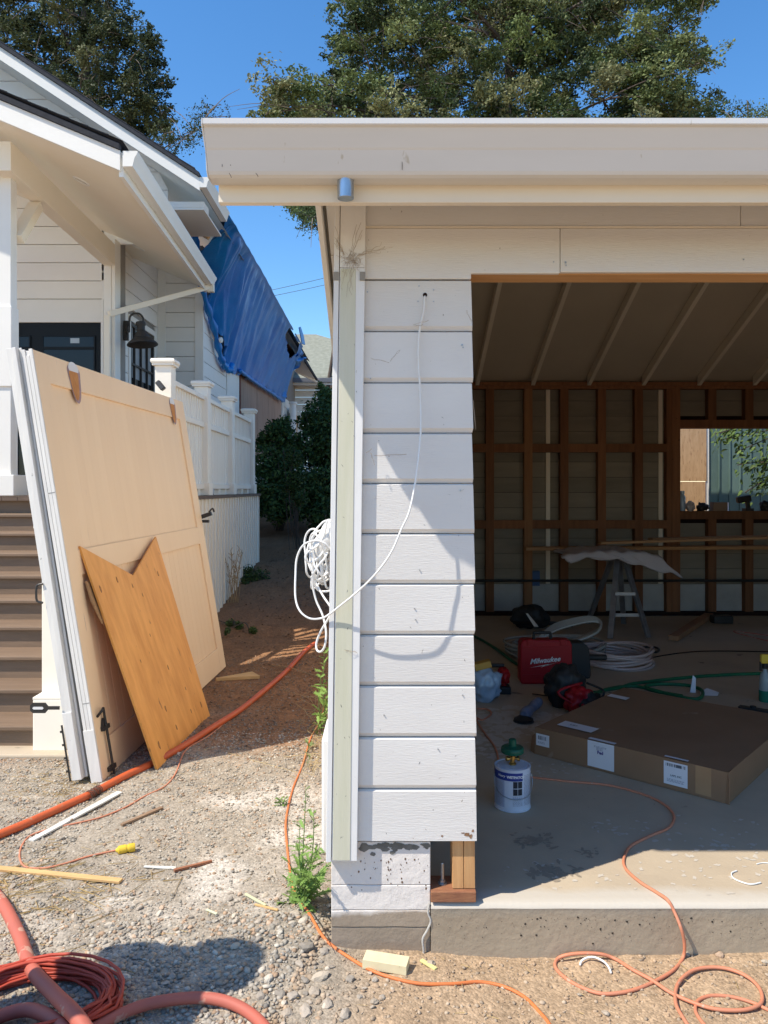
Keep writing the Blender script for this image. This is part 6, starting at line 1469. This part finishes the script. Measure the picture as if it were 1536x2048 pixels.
b = MB(); b.tube(spline([S0(1262, 1296, .01), S0(1300, 1294, .01), S0(1314, 1296, .01), S0(1318, 1300, .01), S0(1312, 1304, .01), S0(1298, 1303, .01)], 5), .010, 6)
tag(b.build('steel_hook', mBlackPl, None, smooth_='all'), 'black bent steel bar lying right of the pink tubing', 'bar')
def S2(px, py, h): p = S0(px, py, 0); p.z = h; return p
ws = MB(); a = S2(1347, 1283, .03); b_ = S2(1418, 1236, .03); ws.beam(a, b_, .09, .045); tag(ws.build('lumber_offcut', M('lumber', (.36, .20, .11), (.28, .15, .08), rough=.8), None, bevel=.003), 'short red brown two by four lying on the floor by the sawhorse', 'lumber')
box_ = MB(); p = S2(1448, 1248, .04); box_.box(p.x-.10, p.x+.10, p.y, p.y+.12, .001, .08); tag(box_.build('battery_pack', mBlackPl, None, bevel=.01), 'small black box on the floor near the back wall right of the lumber', 'box')
b = MB(); a = S2(1478, 1418, .012); b_ = S2(1560, 1432, .012); b.beam(a, b_, .05, .022); b.lathe(a.lerp(b_, .35)+Vector((0, 0, .01)), [(.02, 0), (.02, .012)], 12); tag(b.build('pry_tool', mBlackPl, None, bevel=.003), 'flat black hand tool lying right of the carton', 'tool')
b = MB(); p = S0(1380, 1385, .001); b.prism([(p.x, p.y, .001), (p.x+.035, p.y-.01, .001), (p.x+.04, p.y, .10), (p.x+.02, p.y, .12)], (0, .002, 0)); tag(b.build('paper_tag', mLabel), 'white paper tag standing in the loop of green hose', 'tag')
b = MB(); p = S0(1415, 1388, .002); b.prism([(p.x-.06, p.y-.03, .002), (p.x+.05, p.y-.045, .002), (p.x+.09, p.y+.03, .004), (p.x+.03, p.y+.08, .02), (p.x-.04, p.y+.03, .004)], (0, 0, .002)); tag(b.build('paper_sheet', mLabel), 'crumpled white paper on the floor right of the hose loop', 'paper')
sb = thing('spray_bottle', 'green bottle with yellow and black sprayer at the right edge of the frame', 'bottle', S0(1527, 1405, 0)); c_ = S0(1530, 1403, 0)
MB().lathe((c_.x, c_.y, .001), [(.036, 0), (.038, .01), (.038, .075)], 20).build('liquid_part', M('green_liquid', (.02, .16, .10), rough=.2), sb, smooth_=True)
MB().lathe((c_.x, c_.y, .076), [(.038, 0), (.037, .06), (.030, .10), (.014, .125), (.013, .14)], 20).build('bottle_body', M('clear_bottle', (.30, .34, .34), rough=.15), sb, smooth_=True)
box('sprayer_head', mYellow, sb, c_.x-.03, c_.x+.05, c_.y-.015, c_.y+.015, .25, .31, bevel=.008); MB().lathe((c_.x, c_.y, .216), [(.017, 0), (.016, .034)], 14).build('collar', mBlackPl, sb); box('trigger', mBlackPl, sb, c_.x-.035, c_.x-.02, c_.y-.008, c_.y+.008, .20, .26, bevel=.003)
# sawhorse, drop cloth and boards
sh = thing('sawhorse', 'worn aluminium sawhorse under the drop cloth and long boards', 'sawhorse', (P(1238, 1262, 7.5).x, 7.5, 0)); 
topz = .73
for (px_t, px_b, dt, db) in ((1232, 1205, 7.45, 7.15), (1245, 1283, 7.45, 7.2), (1232, 1205, 7.6, 7.95), (1245, 1283, 7.6, 7.95)):
    a = Vector(((px_t-768)/FPX*7.5, dt, topz)); b_ = Vector(((px_b-768)/FPX*7.4, db, .001)); MB().beam(a, b_, .05, .03).build('leg', mAlu, sh, bevel=.003)
MB().beam(((1205-768)/FPX*7.5, 7.5, topz+.0), ((1275-768)/FPX*7.5, 7.5, topz), .09, .07).build('top_beam', mAlu, sh, bevel=.004)
for zz, a, b_ in ((.40, 1222, 1262), (.2, 1214, 1272)): MB().beam(((a-768)/FPX*7.4, 7.28, zz), ((b_-768)/FPX*7.4, 7.28, zz), .02, .03).build('rung', mAlu, sh)
x_ = lambda px: (px-768)/FPX*7.5
b = MB(); rows = []
nU, nV = 40, 18
for i in range(nU+1):
    r_ = []
    for j in range(nV+1):
        u = i/nU; v = j/nV; px = 1122+u*(150+65*v)+10*math.sin(v*7)
        fr_ = v*1.25; top_ = .79+.016*math.sin(u*3.1)+.02*mnoise.noise(Vector((u*9, v*5, 0)))
        z_ = top_-.03*smooth(.2, 0, u)-.03*smooth(.8, 1, u); z_ -= (.05+.14*smooth(.2, .95, u)+.012*math.sin(u*26))*max(0, fr_-.8)/.45
        r_.append((x_(px)+.02*mnoise.noise(Vector((v*6, u*3, 4))), 7.85-.72*min(fr_, .85)-.05*max(0, fr_-.85), z_+.006*math.sin(u*40+v*9)))
    rows.append(r_)
b.grid(rows); dc = b.build('drop_cloth', mCloth, None, smooth_='all'); tag(dc, 'crumpled pinkish drop cloth draped over the sawhorse', 'cloth'); so_ = dc.modifiers.new('thick', 'SOLIDIFY'); so_.thickness = .02
def lb(name, label, a, b_, w_, h_, m): return tag(MB().beam(a, b_, w_, h_).build(name, m, None, bevel=.003), label, 'lumber')
mLum = M('board_stock', (.40, .22, .10), (.32, .17, .08), scale=4, stretch=(.6, 8, 8), rough=.75, jit=.15)
lb('long_board', 'long narrow board on the drop cloth, front one, pointing left', P(1199, 1086, 7.2), P(1640, 1072, 7.4), .09, .022, mLum)
lb('long_board', 'long board lying behind the front one on the sawhorses', P(1300, 1078, 7.5), P(1660, 1070, 7.6), .12, .02, mLum)
lb('long_board', 'lower board running from the studs to the sawhorse at bench height', P(1050, 1097, 8.2), P(1660, 1094, 8.2), .14, .035, mLum)
# bits on the window sill
zs_ = WZ0
for k, (px, w_, h_, m_, nm, lab) in enumerate(((1366, .05, .22, mBag, 'jar', 'grey jar at the left end of the back window sill'), (1380, .10, .10, mCloth, 'rag', 'crumpled white rag on the back window sill'), (1404, .12, .09, mBlackPl, 'glove', 'black glove on the sill beside the white rag'), (1438, .16, .12, M('sill_box', (.25, .17, .12), rough=.7), 'small_box', 'small brown box on the middle of the sill'), (1490, .17, .13, mBlackPl, 'cordless_drill', 'black cordless drill resting on the back window sill'), (1532, .13, .11, mBlackPl, 'tool_pouch', 'black tool pouch on the sill at the right frame edge'))):
    p = Vector(((px-768)/FPX*8.47, 8.49, zs_)); t_ = thing(nm, lab, nm.replace('_', ' '), p)
    if nm in ('small_box',): b = MB(); b.box(p.x-w_/2, p.x+w_/2, p.y-.06, p.y+.03, p.z+.001, p.z+h_*.8); b.build('carton', m_, t_, bevel=.004)
    elif nm == 'cordless_drill':
        MB().beam(p+Vector((-.09, -.02, h_*.9)), p+Vector((.06, -.02, h_*1.1)), .07, .07).build('drill_body', m_, t_, bevel=.015); MB().beam(p+Vector((.02, -.02, h_)), p+Vector((.04, -.02, -.0+.01)), .05, .04).build('grip', m_, t_, bevel=.01); box('battery', m_, t_, p.x-.01, p.x+.08, p.y-.06, p.y+.03, p.z+.001, p.z+.03)
    elif nm == 'jar': MB().lathe(p+Vector((0, 0, .001)), [(.03, 0), (.034, .01), (.034, h_*.7), (.02, h_*.8), (.02, h_*.85), (.024, h_*.86), (.024, h_)], 16).build('jar_body', m_, t_, smooth_=True)
    else: lump('body', (p.x, p.y-.02, p.z+h_*.5), (w_/2, .06, h_*.55), m_, t_, k+20, .45, 2.4, 3)
# outside the back window: fibreboard sheets, green batten wall, a leafy branch
YO = 10.3
yo = lambda px, d=YO: (px-768)/FPX*d
zz_ = EYE+(HOR-963)/FPX*YO
oh = thing('fibreboard_panel', 'sunlit orange fibreboard sheets closing the shed beyond the back window', 'panel', (3.9, YO, 0))
box('sheet', mFibre, oh, 2.9, yo(1413), YO, YO+.012, zz_+.004, 3.3); box('sheet', mFibre, oh, 2.9, yo(1411), YO, YO+.012, -.1, zz_-.002)
box('edge_trim', mHouse, oh, yo(1413)+.002, yo(1413)+.03, YO+.01, YO+.04, -.1, 3.4)
gw = thing('green_shed', 'grey green board and batten shed wall seen through the back window', 'shed', (6, 11, 0))
xx = yo(1417, 11.0); k = 0
while xx < 9.5:
    box('wall_board', mGreenWall, gw, xx, xx+.148, 11.0, 11.02, 0, 3.4); box('batten', mGreenWall, gw, xx+.142, xx+.160, 10.985, 10.9995, 0, 3.4); xx += .150; k += 1
box('corner_trim', mHouse, gw, yo(1414, 11.0), yo(1417, 11.0)-.001, 10.98, 11.02, 0, 3.4)
box('white_sheet_edge', mLabel, gw, yo(1428, 10.95), yo(1456, 10.95), 10.93, 10.96, .9, EYE+(HOR-1005)/FPX*10.95)
tn = thing('street_tree', 'leafy tree branches hanging in front of the green shed wall', 'tree', (6.4, 9.9, 0)); MB().tube([(6.4, 9.9, -.1), (6.35, 9.9, 1.5), (6.3, 9.85, 3.6)], .07, 8).build('trunk', mBark, tn)
rs = random.Random(71); data = []; b = MB()
for (x0, y0, x1_, y1_) in ((1600, 820, 1430, 868), (1600, 850, 1470, 905), (1600, 880, 1500, 940), (1620, 900, 1490, 985), (1600, 930, 1515, 970), (1640, 850, 1530, 930), (1600, 845, 1440, 880), (1600, 900, 1475, 930), (1560, 830, 1440, 866)):
    a = P(x0, y0, 9.8); e_ = P(x1_, y1_, 9.7); pp = spline([Vector((6.3, 9.85, 2.6)), a, e_], 8); b.tube(pp[6:], .008, 4)
    for k in range(70):
        q = a.lerp(e_, rs.random()**.7)+Vector((rs.gauss(0, .05), rs.gauss(0, .1), rs.gauss(-.03, .06))); v_ = rs.uniform(.7, 1.3)
        data.append((tuple(q), (rs.gauss(-.6, .5), rs.gauss(0, .4), rs.gauss(-.6, .4)), (rs.gauss(0, .5), rs.gauss(-.3, .5), 1), .085, .034, (.11*v_, .17*v_, .045*v_)))
b.build('branch', mBark, tn); leaf_mesh('leaves', tn, data)

# ------------------------------------------------------------------ the person left of the frame whose shadow falls on the gravel
def person():
    bx_, by_ = -1.60, 1.92; g0_ = gz(bx_, by_)
    t_ = thing('person', 'person in blue work clothes and a wide straw hat standing left of the view', 'person', (bx_, by_, g0_))
    J = {'pelvis': (0, 0, .93, .155), 'waist': (0, 0, 1.08, .16), 'chest': (0, .01, 1.28, .175), 'neckb': (0, 0, 1.43, .075), 'neck': (0, -.01, 1.50, .05), 'head': (0, -.015, 1.60, .085), 'crown': (0, -.01, 1.69, .07)}
    for s_, n_ in ((-1, 'l'), (1, 'r')):
        J.update({'hip'+n_: (s_*.09, 0, .88, .085), 'knee'+n_: (s_*.11, -.01, .48, .055), 'ankle'+n_: (s_*.12, .02, .09, .038), 'toe'+n_: (s_*.13, -.14, .035, .032), 'sh'+n_: (s_*.20, 0, 1.38, .068), 'el'+n_: (s_*.25, -.04, 1.16, .052), 'wr'+n_: (s_*.15, -.20, 1.24, .034), 'pm'+n_: (s_*.10, -.235, 1.28, .032)})
        for k in range(4): J['f%d%s' % (k, n_)] = (s_*.085, -.255+.004*k, 1.265+.019*k, .010); J['g%d%s' % (k, n_)] = (s_*(.045-.004*(k in (0, 3))), -.27, 1.265+.021*k, .008); 
        J['th'+n_] = (s_*.085, -.215, 1.31, .011); J['ti'+n_] = (s_*.055, -.22, 1.34, .009)
    E = [('pelvis', 'waist'), ('waist', 'chest'), ('chest', 'neckb'), ('neckb', 'neck'), ('neck', 'head'), ('head', 'crown')]
    for n_ in 'lr':
        E += [('pelvis', 'hip'+n_), ('hip'+n_, 'knee'+n_), ('knee'+n_, 'ankle'+n_), ('ankle'+n_, 'toe'+n_), ('chest', 'sh'+n_), ('sh'+n_, 'el'+n_), ('el'+n_, 'wr'+n_), ('wr'+n_, 'pm'+n_), ('pm'+n_, 'th'+n_), ('th'+n_, 'ti'+n_)]
        for k in range(4): E += [('pm'+n_, 'f%d%s' % (k, n_)), ('f%d%s' % (k, n_), 'g%d%s' % (k, n_))]
    ks = list(J); me = bpy.data.meshes.new('body'); me.from_pydata([J[k][:3] for k in ks], [(ks.index(a), ks.index(b_)) for a, b_ in E], [])
    o = bpy.data.objects.new('body', me); C.objects.link(o); o.modifiers.new('s', 'SKIN'); o.modifiers.new('u', 'SUBSURF').levels = 2
    for i, k in enumerate(ks): me.skin_vertices[0].data[i].radius = (J[k][3], J[k][3]); 
    me.skin_vertices[0].data[0].use_root = True
    bpy.context.view_layer.update(); m2 = bpy.data.meshes.new_from_object(o.evaluated_get(bpy.context.evaluated_depsgraph_get())); bpy.data.objects.remove(o)
    skin = M('skin', (.50, .30, .21), (.46, .27, .19), rough=.5); shirt = M('blue_shirt', (.06, .10, .22), (.05, .08, .18), rough=.9); jeans = M('dark_trousers', (.05, .055, .075), (.04, .045, .06), rough=.9); boots = M('brown_boots', (.10, .06, .035), rough=.7)
    for m_ in (skin, shirt, jeans, boots): m2.materials.append(m_)
    for p_ in m2.polygons:
        c_ = p_.center; p_.material_index = 3 if c_.z < .12 else 2 if c_.z < .98 and abs(c_.x) < .2 else 0 if c_.z > 1.46 or c_.y < -.21 else 1; p_.use_smooth = True
    m2.name = 'body'; ob = bpy.data.objects.new('body', m2); C.objects.link(ob); ob.parent = t_; WO[ob.name] = WO['person']; WO_ = Vector((bx_, by_, g0_))
    for s_ in (-1, 1): MB().lathe(WO_+Vector((s_*.03, -.095, 1.625)), [(.009, 0), (.006, .004)], 10, (0, -1, 0)).build('eye', mBlackPl, t_)
    MB().prism([WO_+Vector(q) for q in ((-.012, -.095, 1.585), (.012, -.095, 1.585), (.004, -.098, 1.62), (-.004, -.098, 1.62))], (0, -.022, -.002)).build('nose', skin, t_, bevel=.004)
    MB().prism([WO_+Vector(q) for q in ((-.022, -.09, 1.557), (.022, -.09, 1.557), (.018, -.09, 1.565), (-.018, -.09, 1.565))], (0, -.008, 0)).build('mouth', M('lips', (.4, .18, .15), rough=.5), t_)
    MB().lathe(WO_+Vector((0, 0, 1.655)), [(.095, -.01), (.145, -.018), (.15, -.012), (.11, .0), (.098, .01), (.092, .09), (.07, .11), (0, .112)], 32).build('straw_hat', M('straw_hat', (.55, .43, .25), (.48, .37, .2), scale=60, rough=.85, bump=.001), t_, smooth_=True)
    MB().prism([WO_+Vector(q) for q in ((-.04, -.28, 1.25), (.04, -.28, 1.25), (.04, -.28, 1.39), (-.04, -.28, 1.39))], (0, .009, 0)).build('phone', mBlackPl, t_, bevel=.003)
    t_.rotation_euler = (0, 0, R(118))
person()

# chalky dust and old splashes on the slab, thin irregular films lying on it
b = MB(); b2_ = MB(); rr = random.Random(88)
mDust = M('chalk_dust', (.56, .51, .44), (.48, .43, .36), scale=30, rough=.95); mStain = M('oil_stain', (.27, .225, .17), (.33, .28, .215), scale=30, rough=.7)
# ---
def splat(bb, px, py, r_, z_, n_=11, st=1.0):
    p = S0(px, py, 0); an = rr.uniform(0, 3.14); q = []
    for k in range(n_):
        a = k/n_*6.283; q_ = r_*rr.uniform(.45, 1.25); u, v = q_*math.cos(a)*st, q_*math.sin(a); q.append((p.x+u*math.cos(an)-v*math.sin(an), p.y+u*math.sin(an)+v*math.cos(an), z_))
    bb.quad(*q)
zc_ = .0008
for (cx_, cy_, sx_, sy_, n_, r0, r1) in ((1000, 1465, 34, 22, 90, .004, .03), (1080, 1440, 40, 10, 60, .004, .03), (985, 1500, 16, 14, 30, .004, .02), (1095, 1535, 60, 12, 40, .003, .012), (1430, 1690, 80, 30, 70, .002, .012), (1240, 1655, 40, 8, 30, .002, .010), (1000, 1440, 30, 14, 30, .006, .05), (1240, 1752, 200, 20, 60, .002, .010)):
    for k in range(n_): splat(b, rr.gauss(cx_, sx_), rr.gauss(cy_, sy_), rr.uniform(r0, r1), zc_, st=rr.uniform(1, 2.2)); zc_ += .0000012
for (cx_, cy_, sx_, sy_, n_, r0, r1) in ((1065, 1680, 22, 8, 60, .002, .012), (1105, 1745, 22, 8, 70, .002, .012), (1180, 1705, 14, 5, 24, .002, .008), (1200, 1600, 120, 40, 26, .001, .004), (1400, 1400, 90, 20, 20, .002, .008)):
    for k in range(n_): splat(b2_, rr.gauss(cx_, sx_), rr.gauss(cy_, sy_), rr.uniform(r0, r1), zc_, st=rr.uniform(1, 3)); zc_ += .0000012
b.v = [Vector((min(v.x, 5), max(v.y, 2.64), v.z)) for v in b.v]; b2_.v = [Vector((v.x, max(v.y, 2.64), v.z)) for v in b2_.v]
tag(b.build('floor_dust', mDust, None, kind='stuff'), 'chalky white dust patches on the garage slab', 'dust')
tag(b2_.build('floor_stain', mStain, None, kind='stuff'), 'dark dirt smudges on the garage slab', 'stain')
